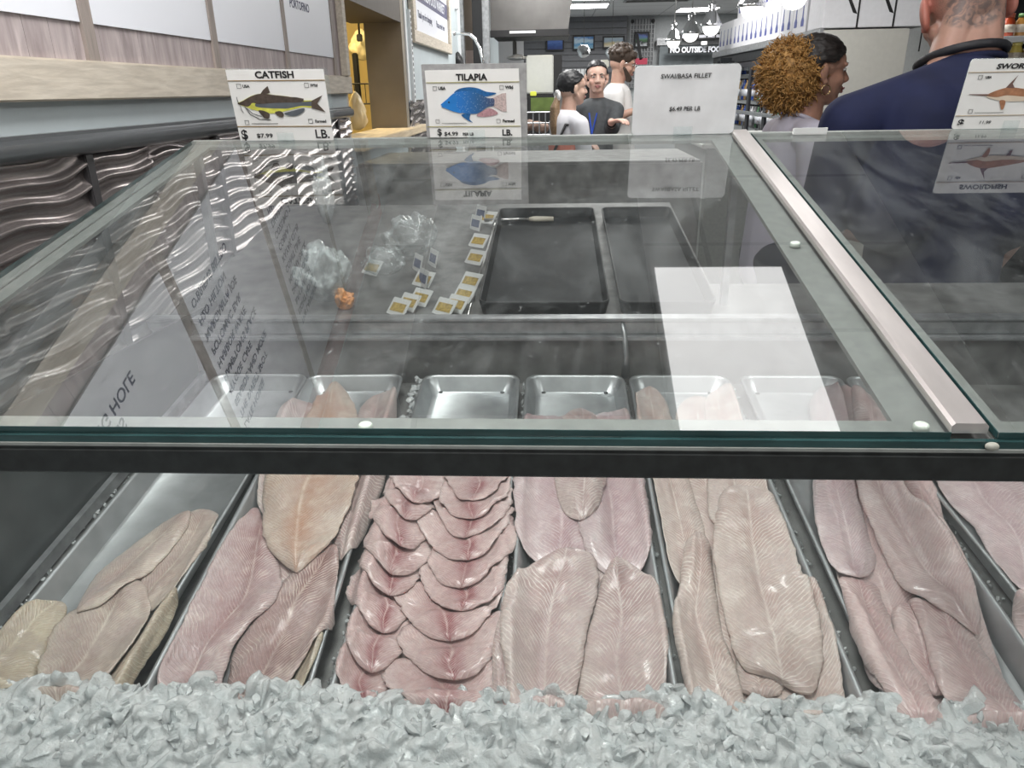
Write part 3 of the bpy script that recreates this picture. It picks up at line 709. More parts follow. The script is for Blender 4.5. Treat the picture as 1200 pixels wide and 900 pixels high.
# tray 5
fillet('flat ivory fillet lying underneath along the middle of its tray, right of centre', G5, fl_ivory, [(790, 450), (800, 560), (815, 700), (832, 840)], [(846, 450), (862, 560), (892, 700), (934, 840)], .009)
fillet('ivory fillet at the rear left of the tray right of the middle', G5, fl_ivory, [(744, 444), (748, 500), (766, 560), (776, 610), (788, 684)], [(778, 440), (796, 500), (812, 560), (826, 604), (834, 660)], .014, .004)
fillet('ivory fillet under the heap at the lower right of its tray', G5, fl_ivory, [(900, 690), (896, 740), (906, 790), (924, 840)], [(956, 670), (976, 740), (988, 790), (996, 842)], .012)
fillet('small folded ivory flap peeking out below the big seamed fillet', G5, fl_ivory, [(862, 740), (866, 780), (874, 804)], [(930, 740), (926, 780), (914, 808)], .010, .004)
fillet('long ivory fillet along the left rim, right of the middle tray', G5, fl_ivory, [(804, 620), (796, 680), (788, 720), (796, 770), (812, 840)], [(832, 612), (838, 660), (848, 720), (864, 770), (880, 840)], .015, .006, (.10, .08))
fillet('ivory fillet under the black rail at the rear of the tray right of the middle', G5, fl_ivory, [(826, 446), (828, 500), (830, 560), (832, 610)], [(858, 444), (874, 500), (898, 560), (914, 616)], .012, .004)
fillet('big ivory fillet with a bright white seam on top, right of the middle tray', G5, fl_ivory, [(848, 552), (838, 604), (838, 644), (852, 708), (864, 752), (880, 772), (912, 778)], [(902, 556), (928, 620), (948, 676), (964, 728), (964, 780), (948, 796), (926, 790)], .017, .014, (.10, .06))
# tray 6
fillet('flat pink fillet underneath at the left, second tray from the right edge', G6, fl_pink, [(948, 450), (962, 560), (990, 700), (1040, 850)], [(1010, 450), (1040, 560), (1085, 700), (1130, 850)], .009)
fillet('flat pink fillet underneath at the right, second tray from the right edge', G6, fl_pink, [(1030, 450), (1050, 560), (1090, 690), (1130, 850)], [(1058, 450), (1092, 560), (1150, 700), (1212, 850)], .009)
fillet('pink fillet underneath, showing dark between the two front ones of its tray', G6, fl_pink, [(1046, 700), (1052, 740), (1078, 800)], [(1076, 690), (1100, 740), (1118, 806)], .010)
fillet('pink fillet with a pale fold, front left of the second tray from the right', G6, fl_pink, [(980, 664), (992, 712), (1010, 764), (1040, 816), (1060, 862)], [(1030, 664), (1048, 720), (1072, 764), (1100, 812), (1114, 862)], .015, .006, (.08, .08))
fillet('pink fillet with a white seam at the front right, near the right edge', G6, fl_pink, [(1062, 684), (1084, 732), (1096, 780), (1120, 820), (1138, 862)], [(1116, 684), (1156, 744), (1182, 776), (1214, 818), (1236, 862)], .015, .006, (.10, .06))
fillet('violet pink fillet on top at the rear left of the second tray from the right', G6, fl_violet, [(950, 440), (954, 500), (956, 560), (960, 600), (974, 656), (992, 672)], [(985, 440), (1000, 500), (1008, 560), (1020, 604), (1030, 640), (1022, 668)], .015, .01, (.1, .10))
fillet('long pink fillet on top at the rear right of the second tray from right', G6, fl_pink, [(996, 440), (1004, 500), (1008, 560), (1028, 604), (1050, 650), (1082, 686), (1136, 728)], [(1030, 440), (1046, 500), (1062, 560), (1094, 596), (1126, 638), (1148, 680), (1164, 722)], .016, .014, (.1, .09))
# tray 7
fillet('pink fillet at the lower right corner, tray at the right edge', G7, fl_pink, [(1186, 688), (1196, 730), (1230, 800)], [(1250, 690), (1290, 740), (1310, 800)], .012)
fillet('large glossy pink fillet at the right edge of the photo', G7, fl_violet, [(1066, 440), (1084, 500), (1106, 562), (1146, 600), (1164, 640), (1180, 690)], [(1130, 440), (1170, 500), (1212, 562), (1244, 620), (1258, 660), (1250, 706)], .015, .004)
# ------------------------------------------------------------------ crushed ice
m_ice = D.materials.new('crushed_ice'); t = NT(m_ice); b = t.bsdf
nz = t.noise(55, 5, t.obj())
t.ln(t.ramp(nz, (.3, (.84, .89, .90)), (.7, (.99, 1.0, 1.0))), b.inputs['Base Color'])
b.inputs['Roughness'].default_value = .06; b.inputs['Coat Weight'].default_value = .6; b.inputs['Coat Roughness'].default_value = .08; b.inputs['Transmission Weight'].default_value = .42; b.inputs['IOR'].default_value = 1.31
t.bump(t.noise(190, 4, t.obj(), .6), .7, .004)
def chunk(mb, c, r, sq=1.0):
    bm = bmesh.new(); bmesh.ops.create_icosphere(bm, subdivisions=2 if r > .007 else 1, radius=1)
    sd = Vector((random.random() * 50, random.random() * 50, random.random() * 50))
    pl = [(Vector((random.gauss(0, 1), random.gauss(0, 1), random.gauss(0, 1))).normalized(), random.uniform(.30, .7)) for _ in range(9)]
    for v in bm.verts:              # broken faces: shave the lump with a few planes
        p = v.co * (1 + .25 * noise.noise(v.co * 1.6 + sd))
        for n_, d_ in pl:
            k = p.dot(n_) - d_
            if k > 0: p -= n_ * k
        v.co = p
    mx = Matrix.Translation(c) @ Euler((random.random() * 6, random.random() * 6, random.random() * 6)).to_matrix().to_4x4() @ Matrix.Diagonal((r * random.uniform(.9, 1.8), r * random.uniform(.8, 1.3), r * random.uniform(.6, 1.0) * sq, 1))
    mb.bm(bm, mx)
ice = MB()
def ice_top(x, y):
    n = noise.noise(Vector((x * 9, y * 14, 1))); n2 = noise.noise(Vector((x * 26, y * 30, 5)))
    s = (y - .565) / .05
    return tz(y) - .006 + .014 * max(-1.2, min(s, .7)) + .010 * n + .007 * n2
nx, ny = 440, 30
yb = lambda x: .645 + .012 * noise.noise(Vector((x * 12, 0, 9))) + .006 * noise.noise(Vector((x * 40, 0, 2)))
vs = []; 
for j in range(ny):
    for i in range(nx):
        x = -.743 + 2.35 * i / (nx - 1); y = .545 + (yb(x) - .545) * j / (ny - 1)
        z = ice_top(x, y) - (.012 if j == ny - 1 else 0)
        vs.append((x, y, z + .004 * noise.noise(Vector((x * 90, y * 90, 2))) + .003 * abs(noise.noise(Vector((x * 170, y * 170, 7))))))
nn = nx * ny; vs += [(x, y, tz(y) - .034) for x, y, z in vs]
fs = [(j * nx + i, j * nx + i + 1, (j + 1) * nx + i + 1, (j + 1) * nx + i) for j in range(ny - 1) for i in range(nx - 1)]
fs += [tuple(nn + k for k in q[::-1]) for q in fs]
rim = [i for i in range(nx)] + [j * nx + nx - 1 for j in range(1, ny)] + [(ny - 1) * nx + i for i in range(nx - 2, -1, -1)] + [j * nx for j in range(ny - 2, 0, -1)]
fs += [(rim[(k + 1) % len(rim)], rim[k], nn + rim[k], nn + rim[(k + 1) % len(rim)]) for k in range(len(rim))]
ice.add(vs, fs)
for _ in range(2600):
    x = random.uniform(-.74, 1.05); y = random.uniform(.553, yb(x) - .002)
    r = random.choice((.004, .006, .008, .012, .016))
    chunk(ice, (x, y, ice_top(x, y) + r * random.uniform(-.5, .15)), r)
o = fuse('crushed_ice', ice, .0019, None, None, 0)
top_ = MB(); top_.v = [tuple(v.co) for v in o.data.vertices]; top_.f = [tuple(p.vertices) for p in o.data.polygons]
D.objects.remove(o)
for _ in range(1500):
    x = random.uniform(-.74, 1.05); y = random.uniform(.556, yb(x) - .004); r = random.choice((.003, .004, .006, .009))
    chunk(top_, (x, y, ice_top(x, y) + .002 + r * random.uniform(-.2, .5)), r)
o = top_.build('crushed_ice', m_ice, None, True, 38); tag(o, 'bank of crushed ice along the front of the case below the fillets', 'ice', kind='stuff')
chips = MB()
gaps = [(-.724, .02), (-.483, .012), (-.263, .014), (-.0555, .008), (.1475, .008), (.358, .018), (.585, .03)]
for gxx, gw in gaps:
    for _ in range(150):
        y = random.uniform(.63, 1.42); x = gxx + random.uniform(-gw, gw) * .5 - (0.0 if gxx > -.3 else (y - .63) * .02)
        r = random.uniform(.0018, .0045); chunk(chips, (x, y, tz(y) - .034 + r), r)
o = chips.build('ice_chips', m_ice); tag(o, 'small ice chips scattered in the gaps between the trays', 'ice', kind='stuff')
lump = MB()
for _ in range(60):
    y = random.uniform(1.18, 1.40); chunk(lump, (-.268 + random.uniform(-.010, .010), y, tz(y) - .024 + random.uniform(0, .012)), random.uniform(.005, .010))
o = lump.build('ice_heap', m_ice); tag(o, 'little heap of ice wedged behind between the second and third tray', 'ice', kind='stuff')
# ================================================================== price signs standing on the rear edge of the lids
def corner_map(TLc, TRc, BLc, BRc, w, h):
    """reads the printed artwork off a straight-on reading of the card: returns local (x, z)"""
    def f(x, y):
        v = (y - (TLc[1] + TRc[1]) / 2) / ((BLc[1] + BRc[1]) / 2 - (TLc[1] + TRc[1]) / 2)
        for _ in range(3):
            xl = TLc[0] + (BLc[0] - TLc[0]) * v; xr = TRc[0] + (BRc[0] - TRc[0]) * v
            u = (x - xl) / (xr - xl)
            yt = TLc[1] + (TRc[1] - TLc[1]) * u; yb_ = BLc[1] + (BRc[1] - BLc[1]) * u
            v = (y - yt) / (yb_ - yt)
        return ((u - .5) * w, (1 - v) * h)
    return f
def art(name, pts, m, par, f, layer, prnt=None):
    out = [f(*p) for p in pts]
    return MB().prism(out, .00025, face_front(0, -.0022 - layer * .00022, 0)).build(name, m, par)
def smooth_out(pts, n=6):
    P = [np.array(p, float) for p in pts]; out = []
    for i in range(len(P)):
        a, b, c, d = P[i - 1], P[i], P[(i + 1) % len(P)], P[(i + 2) % len(P)]
        for k in range(n):
            u = k / n; out.append(tuple(.5 * (2 * b + (c - a) * u + (2 * a - 5 * b + 4 * c - d) * u * u + (3 * b - a - 3 * c + d) * u ** 3)))
    return out
def checkbox(par, x, z, s, m, layer=1):
    mb = MB(); t_ = s * .07
    for a in ((-s / 2, s / 2, s / 2 - t_, s / 2), (-s / 2, s / 2, -s / 2, -s / 2 + t_), (-s / 2, -s / 2 + t_, -s / 2, s / 2), (s / 2 - t_, s / 2, -s / 2, s / 2)):
        mb.box(x + a[0], x + a[1], -.0026, -.0022, z + a[2], z + a[3])
    return mb.build('checkbox', m, par)
def hline(par, x0, x1, z, th, m, name='line'):
    return MB().box(x0, x1, -.0026, -.0021, z - th / 2, z + th / 2).build(name, m, par)
def sign_root(label, x, w, roll=0.0, yy=1.5665):
    r = thing('price_sign', label, 'price sign', (x, yy, gz(yy) + .0006), (TILT, rad(roll), 0), 'price signs on the glass case')
    return r
def clip(par, w=.034):
    mb = MB(); mb.box(-w / 2, w / 2, -.0075, -.0062, .0, .0165).box(-w / 2, w / 2, -.0075, .004, 0, .0014)
    return mb.build('clip', M['acrylic'], par)
def rounded(w, h, r, z0=0, n=5): return [(x, y) for x, y in rrect(-w / 2, w / 2, z0, z0 + h, r, n)]
# ---- catfish
W_, H_ = .194, .1355
s1 = sign_root('CATFISH price sign with a brown and yellow fish picture, leftmost on the case', -.543, W_, 0.6)
MB().prism(rounded(W_ + .008, H_ + .002, .002), .0014, face_front(.003, .0012, 0)).build('sleeve', M['acrylic'], s1)
MB().prism(rounded(W_, H_, .001), .001, face_front(0, -.0008, 0)).build('card', M['card'], s1)
f = corner_map((82, 85), (1020, 50), (205, 765), (1115, 750), W_, H_)
txt = lambda name, s, px, py, size, par, f_, m=M['black'], bold=.0006, al='CENTER', sx=1.0, sh=0.0: text(name, s, size, m, par, face_front(f_(px, py)[0], -.0023, f_(px, py)[1]), bold, al, sh, sx)
txt('title', 'CATFISH', 553, 118, .0175, s1, f, sx=1.15)
for yy in (168, 616): hline(s1, -W_ / 2, W_ / 2, f(600, yy)[1], .0016, M['gold'], 'rule')
m_cat = mat('catfish_brown', (.07, .052, .04), .5, var=.35, scale=120); m_cats = mat('catfish_flank', (.10, .115, .13), .5, var=.2); m_catb = mat('catfish_belly', (.62, .62, .10), .5, var=.25, scale=60); m_catw = mat('catfish_pale', (.62, .64, .52), .5)
art('fish_body', smooth_out([(190, 398), (240, 370), (330, 320), (420, 298), (560, 308), (700, 322), (830, 352), (920, 356), (915, 420), (820, 420), (700, 450), (520, 488), (380, 465), (270, 430)]), m_catb, s1, f, 0)
art('fish_flank', smooth_out([(380, 390), (600, 372), (780, 372), (920, 362), (915, 405), (800, 408), (650, 436), (390, 430)]), m_cats, s1, f, 1)
art('fish_back', smooth_out([(190, 398), (240, 372), (330, 322), (420, 298), (560, 308), (700, 322), (830, 352), (780, 374), (600, 380), (400, 396), (340, 390), (290, 425), (230, 412)]), m_cat, s1, f, 2)
art('gill', smooth_out([(320, 400), (350, 390), (360, 420), (345, 448), (318, 448)]), m_catb, s1, f, 3)
art('fin', [(415, 298), (440, 262), (485, 222), (508, 285), (470, 298)], m_cat, s1, f, 3)
art('fin', smooth_out([(390, 462), (440, 462), (495, 490), (490, 535), (450, 535), (420, 505)]), m_cat, s1, f, 3)
art('fin', smooth_out([(550, 478), (600, 462), (635, 490), (625, 522), (590, 518)]), m_cat, s1, f, 3)
art('fin', smooth_out([(640, 484), (730, 455), (830, 430), (825, 465), (760, 505), (690, 508)]), m_cats, s1, f, 3)
art('fin', [(700, 322), (760, 324), (830, 336), (828, 356), (760, 345)], m_cat, s1, f, 3)
art('tail', [(905, 355), (1010, 298), (960, 380), (1040, 465), (905, 425)], m_cat, s1, f, 3)
wh = MB()
for pts in ([(200, 392), (188, 365), (182, 335)], [(215, 420), (225, 455), (245, 490)], [(260, 430), (310, 500), (400, 545), (510, 552)], [(275, 440), (330, 490), (420, 520)]):
    wh.tube([(f(*p)[0], -.0026, f(*p)[1]) for p in pts], .0005, 5)
wh.build('whisker', M['black'], s1)
for (x, y, s_, tx) in ((207, 232, 'USA', 275), (858, 206, 'Wild', 928), (893, 558, 'Farmed', 990)):
    checkbox(s1, *f(x, y), .0085, M['black']); txt('lettering', s_, tx, y, .0075, s1, f, bold=.0002)
checkbox(s1, *f(275, 582), .0085, M['black']); hline(s1, f(320, 590)[0], f(578, 590)[0], f(450, 590)[1], .0006, M['black'])
txt('currency', '$', 248, 708, .026, s1, f); txt('price', '$7.99', 445, 714, .0115, s1, f, bold=.0002, sx=1.3); txt('unit', 'LB.', 1005, 690, .024, s1, f, bold=.0004)
clip(s1)
# ---- tilapia
W_, H_ = .199, .137
s2 = sign_root('TILAPIA price sign with a blue fish picture in a grey sleeve', -.153, W_, 0.4)
MB().prism(rounded(W_ + .004, H_ + .0015, .002), .0016, face_front(.0, .0014, 0)).build('sleeve', mat('grey_sleeve', (.33, .33, .33), .4, var=.2, scale=60), s2)
f = corner_map((20, 35), (1045, 40), (65, 745), (1028, 740), W_, H_)
c4 = [f(45, 85), f(978, 80), f(982, 740), f(88, 740)]
MB().prism(c4, .0008, face_front(0, -.0008, 0)).build('card', M['card'], s2)
txt('title', 'TILAPIA', 508, 155, .0165, s2, f, sx=1.05)
m_rule = mat('olive_rule', (.30, .28, .10), .5)
for yy in (200, 630): hline(s2, f(58, yy)[0], f(978, yy)[0], f(500, yy)[1], .0014, m_rule, 'rule')
m_til = D.materials.new('tilapia_scales'); t = NT(m_til)
o_ = t.obj(); vo = t.add('ShaderNodeTexVoronoi'); vo.inputs['Scale'].default_value = 300; t.ln(o_, vo.inputs['Vector'])
sx_ = t.add('ShaderNodeSeparateXYZ'); t.ln(o_, sx_.inputs[0])
gr = t.ramp(t.math('MULTIPLY_ADD', sx_.outputs[0], 9.0, .5), (.25, (.015, .16, .50)), (.55, (.02, .10, .25)), (.95, (.06, .05, .08)))
t.ln(t.mix(t.ramp(vo.outputs['Distance'], (.16, .55), (.26, 0.0)), gr, (.45, .55, .62)), t.bsdf.inputs['Base Color'])
m_tilh = mat('tilapia_head', (.015, .19, .56), .5, var=.15); m_tilf = mat('tilapia_fin', (.01, .10, .28), .5, var=.3, scale=200); m_tilr = mat('tilapia_pink_fin', (.42, .24, .26), .5, var=.25, scale=250); m_tilt = mat('tilapia_tail', (.50, .40, .38), .5, var=.3, scale=300)
art('fin', smooth_out([(335, 300), (380, 262), (480, 246), (570, 258), (650, 290), (750, 306), (690, 330), (620, 335), (450, 300)], 4), m_tilf, s2, f, 0)
art('tail', [(700, 355), (800, 310), (845, 305), (845, 485), (800, 480), (710, 430)], m_tilt, s2, f, 0)
art('fin', smooth_out([(550, 520), (640, 460), (700, 455), (760, 500), (700, 525), (620, 535)]), m_tilr, s2, f, 0)
art('fin', smooth_out([(400, 515), (450, 500), (490, 500), (480, 555), (510, 592), (450, 560)], 4), m_tilf, s2, f, 0)
art('fish_body', smooth_out([(200, 410), (260, 360), (340, 298), (450, 282), (570, 305), (660, 350), (725, 360), (722, 425), (660, 440), (560, 500), (450, 500), (340, 485), (240, 445), (205, 432), (215, 422)]), m_til, s2, f, 1)
art('fish_head', smooth_out([(200, 410), (260, 360), (335, 302), (360, 360), (355, 430), (400, 490), (330, 482), (240, 445), (205, 432), (215, 422)]), m_tilh, s2, f, 2)
MB().lathe([(.0016, 0), (.0016, .0003)], 12, face_front(f(280, 388)[0], -.0029, f(280, 388)[1])).build('eye', M['black'], s2)
for (x, y, s_, tx) in ((143, 254, 'USA', 212), (803, 252, 'Wild', 878), (763, 577, 'Farmed', 862)):
    checkbox(s2, *f(x, y), .0075, M['black']); txt('lettering', s_, tx, y, .0078, s2, f, bold=.0003)
checkbox(s2, *f(165, 577), .0075, M['black']); hline(s2, f(205, 596)[0], f(450, 596)[0], f(330, 596)[1], .0005, M['black'])
txt('currency', '$', 182, 690, .0185, s2, f, bold=.0003); txt('price', '$4.99', 295, 705, .0105, s2, f, bold=.00015, sx=1.2); txt('price_label', 'PER LB', 462, 708, .0075, s2, f, bold=.0002); txt('unit', 'LB.', 845, 695, .0165, s2, f, bold=.0005)
clip(s2)
# ---- swai
W_, H_ = .200, .1285
s3 = sign_root('frosted SWAI/BASA FILLET sign with hand-set black letters', .2565, W_, -.3)
MB().prism(rounded(W_, H_, .008), .002, face_front(0, .001, 0)).build('plate', M['swaicard'], s3)
bz = MB(); rr = rounded(W_, H_, .008); bz.tube([(x, 0, z) for x, z in rr], .0013, 6, closed=True); bz.build('edge', M['acrylic'], s3, True)
f = corner_map((65, 40), (712, 38), (45, 460), (632, 450), W_, H_)
txt('title', 'SWAI/BASA FILLET', 372, 101, .0115, s3, f, bold=.0001, sx=1.02, sh=.08); txt('price', '$6.49 PER LB', 358, 296, .0115, s3, f, bold=.0001, sx=.95, sh=.1)
clip(s3, .036)
# ---- swordfish (runs out of the picture on the right)
W_, H_ = .215, .1275
s4 = sign_root('SWORDFISH price sign at the right edge of the photo', .779 + W_ / 2, W_, 0, 1.574)
MB().prism(rounded(W_, H_, .006), .0016, face_front(0, .0002, 0)).build('card', M['card'], s4)
bz = MB(); bz.tube([(x, -.0004, z) for x, z in rounded(W_, H_, .006)], .0013, 6, closed=True); bz.build('edge', M['acrylic'], s4, True)
f = corner_map((320, 50), (985, 44), (162, 462), (815, 455), W_, H_)
txt('title', 'SWORDFISH', 455, 92, .0125, s4, f, bold=.0004, al='LEFT', sx=1.35, sh=.1)
for yy in (122, 376): hline(s4, -W_ / 2, W_ / 2, f(500, yy)[1], .0011, mat('tan_rule', (.42, .32, .20), .5), 'rule')
m_sw = mat('swordfish_back', (.36, .17, .09), .5, var=.25, scale=90); m_swb = mat('swordfish_belly', (.68, .58, .46), .5, var=.1); m_swd = mat('swordfish_fin', (.16, .09, .075), .5, var=.2)
art('fish_belly', smooth_out([(380, 262), (440, 230), (520, 212), (620, 225), (720, 245), (800, 262), (720, 280), (600, 292), (500, 294), (430, 284)]), m_swb, s4, f, 0)
art('fish_back', smooth_out([(385, 258), (440, 230), (520, 212), (620, 225), (720, 245), (800, 262), (700, 262), (600, 266), (500, 258), (440, 268)]), m_sw, s4, f, 1)
art('bill', [(285, 250), (400, 250), (400, 262), (285, 253)], m_swd, s4, f, 1)
art('fin', [(495, 214), (530, 180), (572, 140), (535, 190), (545, 216)], m_swd, s4, f, 2)
art('fin', smooth_out([(455, 288), (485, 290), (475, 330), (460, 344), (455, 320)], 4), m_sw, s4, f, 2)
art('fin', [(594, 290), (620, 290), (608, 330), (598, 322)], m_swd, s4, f, 2)
art('tail', [(790, 262), (860, 205), (835, 262), (860, 320)], m_swd, s4, f, 2)
checkbox(s4, *f(358, 152), .0075, M['black']); txt('lettering', 'USA', 404, 153, .006, s4, f, bold=.0002)
checkbox(s4, *f(283, 352), .0075, M['black']); hline(s4, f(305, 360)[0], f(470, 360)[0], f(390, 360)[1], .0005, M['black'])
checkbox(s4, *f(800, 152), .0075, M['black']); txt('lettering', 'Wild', 850, 153, .006, s4, f, bold=.0002)
checkbox(s4, *f(740, 352), .0075, M['black']); txt('lettering', 'Farmed', 800, 353, .006, s4, f, bold=.0002)
txt('currency', '$', 220, 422, .0165, s4, f, bold=.0006, sx=1.3); txt('price', '11.99', 357, 420, .0085, s4, f, bold=0, sx=1.2, sh=.15); txt('unit', 'LB.', 770, 420, .0145, s4, f)
clip(s4, .03)
# spare empty clip and its curled paper strip seen through the right lid
ec = thing('sign_clip', 'empty clear sign clip on the rear edge right of the steel strip', 'sign clip', (.502, 1.556, gz(1.556)), (TILT, 0, 0))
MB().box(-.032, .032, -.004, -.0028, 0, .013).box(-.032, .032, -.004, .006, 0, .0014).box(-.032, .032, .0048, .006, 0, .010).build('clip', mat('cloudy_plastic', (.72, .74, .73), .3), ec)
# ================================================================== things on the rear deck, seen through the lid
m_tagw = mat('tag_white', (.62, .63, .62), .5, var=.08); m_tagg = mat('tag_gold_print', (.42, .30, .08), .5, var=.5, scale=160); m_tagb = mat('tag_blue_print', (.10, .12, .2), .5, var=.5, scale=160)
def make_tag(pm):
    r = thing('price_tag', '', 'price tag')
    MB().box(-.028, .028, -.001, .001, 0, .042, bev=.0008).build('card', m_tagw, r)
    MB().box(-.021, .021, -.0016, -.0009, .010, .030).build('print', pm, r)
    return r
tg = make_tag(m_tagg); tb = make_tag(m_tagb); used = set()
def put_tag(px, py, yaw, lean, label, src, sc=1.0):
    d = ray(px, py); k = (-.452 - TS * 1.45) / (d.z - TS * d.y); q = d * k
    rot = Euler((rad(-lean), 0, rad(yaw)), 'XYZ')
    if src.name not in used: used.add(src.name); o = src; o.location = q; o.rotation_euler = rot; o['label'] = label
    else: o = dup(src, q, rot, label)
    o['group'] = 'price tags stored on the rear deck'; o.scale = (sc, sc, sc)
    return o
names = ['nearest', 'second', 'third', 'fourth', 'fifth', 'sixth', 'seventh', 'eighth']
for i, (px, py) in enumerate(((512, 370), (526, 366), (535, 354), (543, 338), (549, 310), (553, 290))):
    put_tag(px + 4, py, -38, 42, 'gold printed tag, %s in the row right of the centre of the rear deck' % names[i], tg)
for i, (px, py) in enumerate(((458, 370), (470, 364), (484, 358))):
    put_tag(px + 4, py, -38, 42, 'gold printed tag, %s of the short row left on the rear deck' % names[i], tg)
for i, (px, py, lab) in enumerate(((432, 322, 'single gold tag left of the tag rows by the red stripe'), (492, 336, 'gold tag leaning under the blue printed pair'), (568, 262, 'far tag at the back end of the right tag row'))):
    put_tag(px, py, -35, 42, lab, tg)
for px, py, yaw, lab in ((488, 318, -60, 'blue printed tag standing below the crumpled clear bag'), (494, 336, -60, 'blue printed tag nearest the gold leaning tag'), (506, 312, -62, 'blue printed tag right of the crumpled clear bag'), (556, 270, -55, 'white tag edge-on in the rear of the right row'), (562, 258, -55, 'white tag edge-on at the very rear of the right row')):
    put_tag(px, py, yaw, 14, lab, tb)
def deck(px, py):
    d = ray(px, py); k = (-.452 - TS * 1.45) / (d.z - TS * d.y); return d * k
# clear holder strip that the tag row stands in
a, b_ = deck(548, 371), deck(580, 262)
hs = MB(); hs.tube([a, b_], .003, 6); hs.box(-.05, .0, 0, .0, 0, 0) if False else None
tag(hs.build('tag_rail', M['steel'], None, True), 'thin bright metal rail beside the right tag row', 'rail')
# black bins on the deck
def bin_(x0, x1, y0, y1, lab):
    r = thing('deck_bin', lab, 'bin', ((x0 + x1) / 2, y0, dz(y0) + .0005), (math.atan(TS), 0, 0))
    w = (x1 - x0) / 2; l = y1 - y0; mb = MB(); n = None; loops = []
    for ins, z in ((.006, 0), (0, .03), (.004, .031), (.010, .004)):
        loops.append([(x, y, z) for x, y in rrect(-w + ins, w - ins, ins, l - ins, .02)])
    n = len(loops[0]); fs = [(i * n + k, i * n + (k + 1) % n, (i + 1) * n + (k + 1) % n, (i + 1) * n + k) for i in range(3) for k in range(n)]
    fs += [tuple(range(n))[::-1], tuple(range(3 * n, 4 * n))]
    mb.add([p for q in loops for p in q], fs).build('shell', M['blackplastic'], r)
    rm = MB(); rm.tube([(x, y, .031) for x, y in rrect(-w + .002, w - .002, .002, l - .002, .02)], .002, 6, closed=True); rm.build('rim', M['black'], r, True)
bin_(-.155, .12, 1.50, 2.20, 'empty black bin on the rear deck right of the tag row')
bin_(.14, .34, 1.50, 2.20, 'empty black bin on the rear deck behind the ceiling light reflection')
# crumpled bags on the deck
m_film = pane_mat('plastic_film', (.86, .88, .88), 1.6, .10, .35, 40)
m_paper = pane_mat('crumpled_white_film', (.9, .92, .92), 1.6, .30, .30, 60)
def crumple(name, lab, cat, q, sx, sy, sz, m, seed, yaw=0):
    bm = bmesh.new(); bmesh.ops.create_icosphere(bm, subdivisions=5, radius=1)
    for v in bm.verts:
        p = v.co.copy(); k = 1 + .34 * noise.noise(p * 1.3 + Vector((seed, 0, 0))) + .16 * noise.noise(p * 3.2 + Vector((seed, 3, 0))) - .10 * abs(noise.noise(p * 8 + Vector((0, seed, 0))))
        v.co = Vector((p.x * sx * k, p.y * sy * k, max(-.0, (p.z * .5 + .5) * sz * k)))
    o = MB().bm(bm, Matrix.Rotation(rad(yaw), 4, 'Z')).build(name, m, None, True); o.location = q; return tag(o, lab, cat)
crumple('plastic_bag', 'crumpled white plastic bag at the left of the rear deck', 'bag', deck(381, 352), .055, .085, .13, m_paper, 2, 20)
crumple('paper_twist', 'narrow twist of white film behind the white plastic bag', 'wrapper', deck(384, 262) , .022, .05, .16, m_paper, 11)
crumple('clear_bag', 'crumpled clear bag behind the blue printed tags', 'bag', deck(482, 300), .06, .07, .10, m_film, 5)
crumple('clear_bag', 'crumpled clear bag lying left of the short tag row', 'bag', deck(452, 322), .05, .06, .07, m_film, 17)
q = deck(402, 366)
crumple('orange_wrapper', 'small orange wrapper at the left end of the ledge', 'wrapper', q + Vector((0, .02, 0)), .022, .02, .045, mat('orange_print', (.70, .30, .10), .4, var=.5, scale=110), 21)
kn = thing('knife_steel', 'thin pale steel rod lying across the back of the rear deck', 'sharpening steel', deck(612, 262))
MB().tube([(-.11, 0, .012), (.02, 0, .012)], .004, 8).build('rod', M['steel'], kn, True)
MB().tube([(.02, 0, .012), (.035, 0, .012), (.09, .0, .012)], [.006, .009, .007], 10).build('handle', mat('rod_handle', (.5, .46, .38), .4), kn, True)
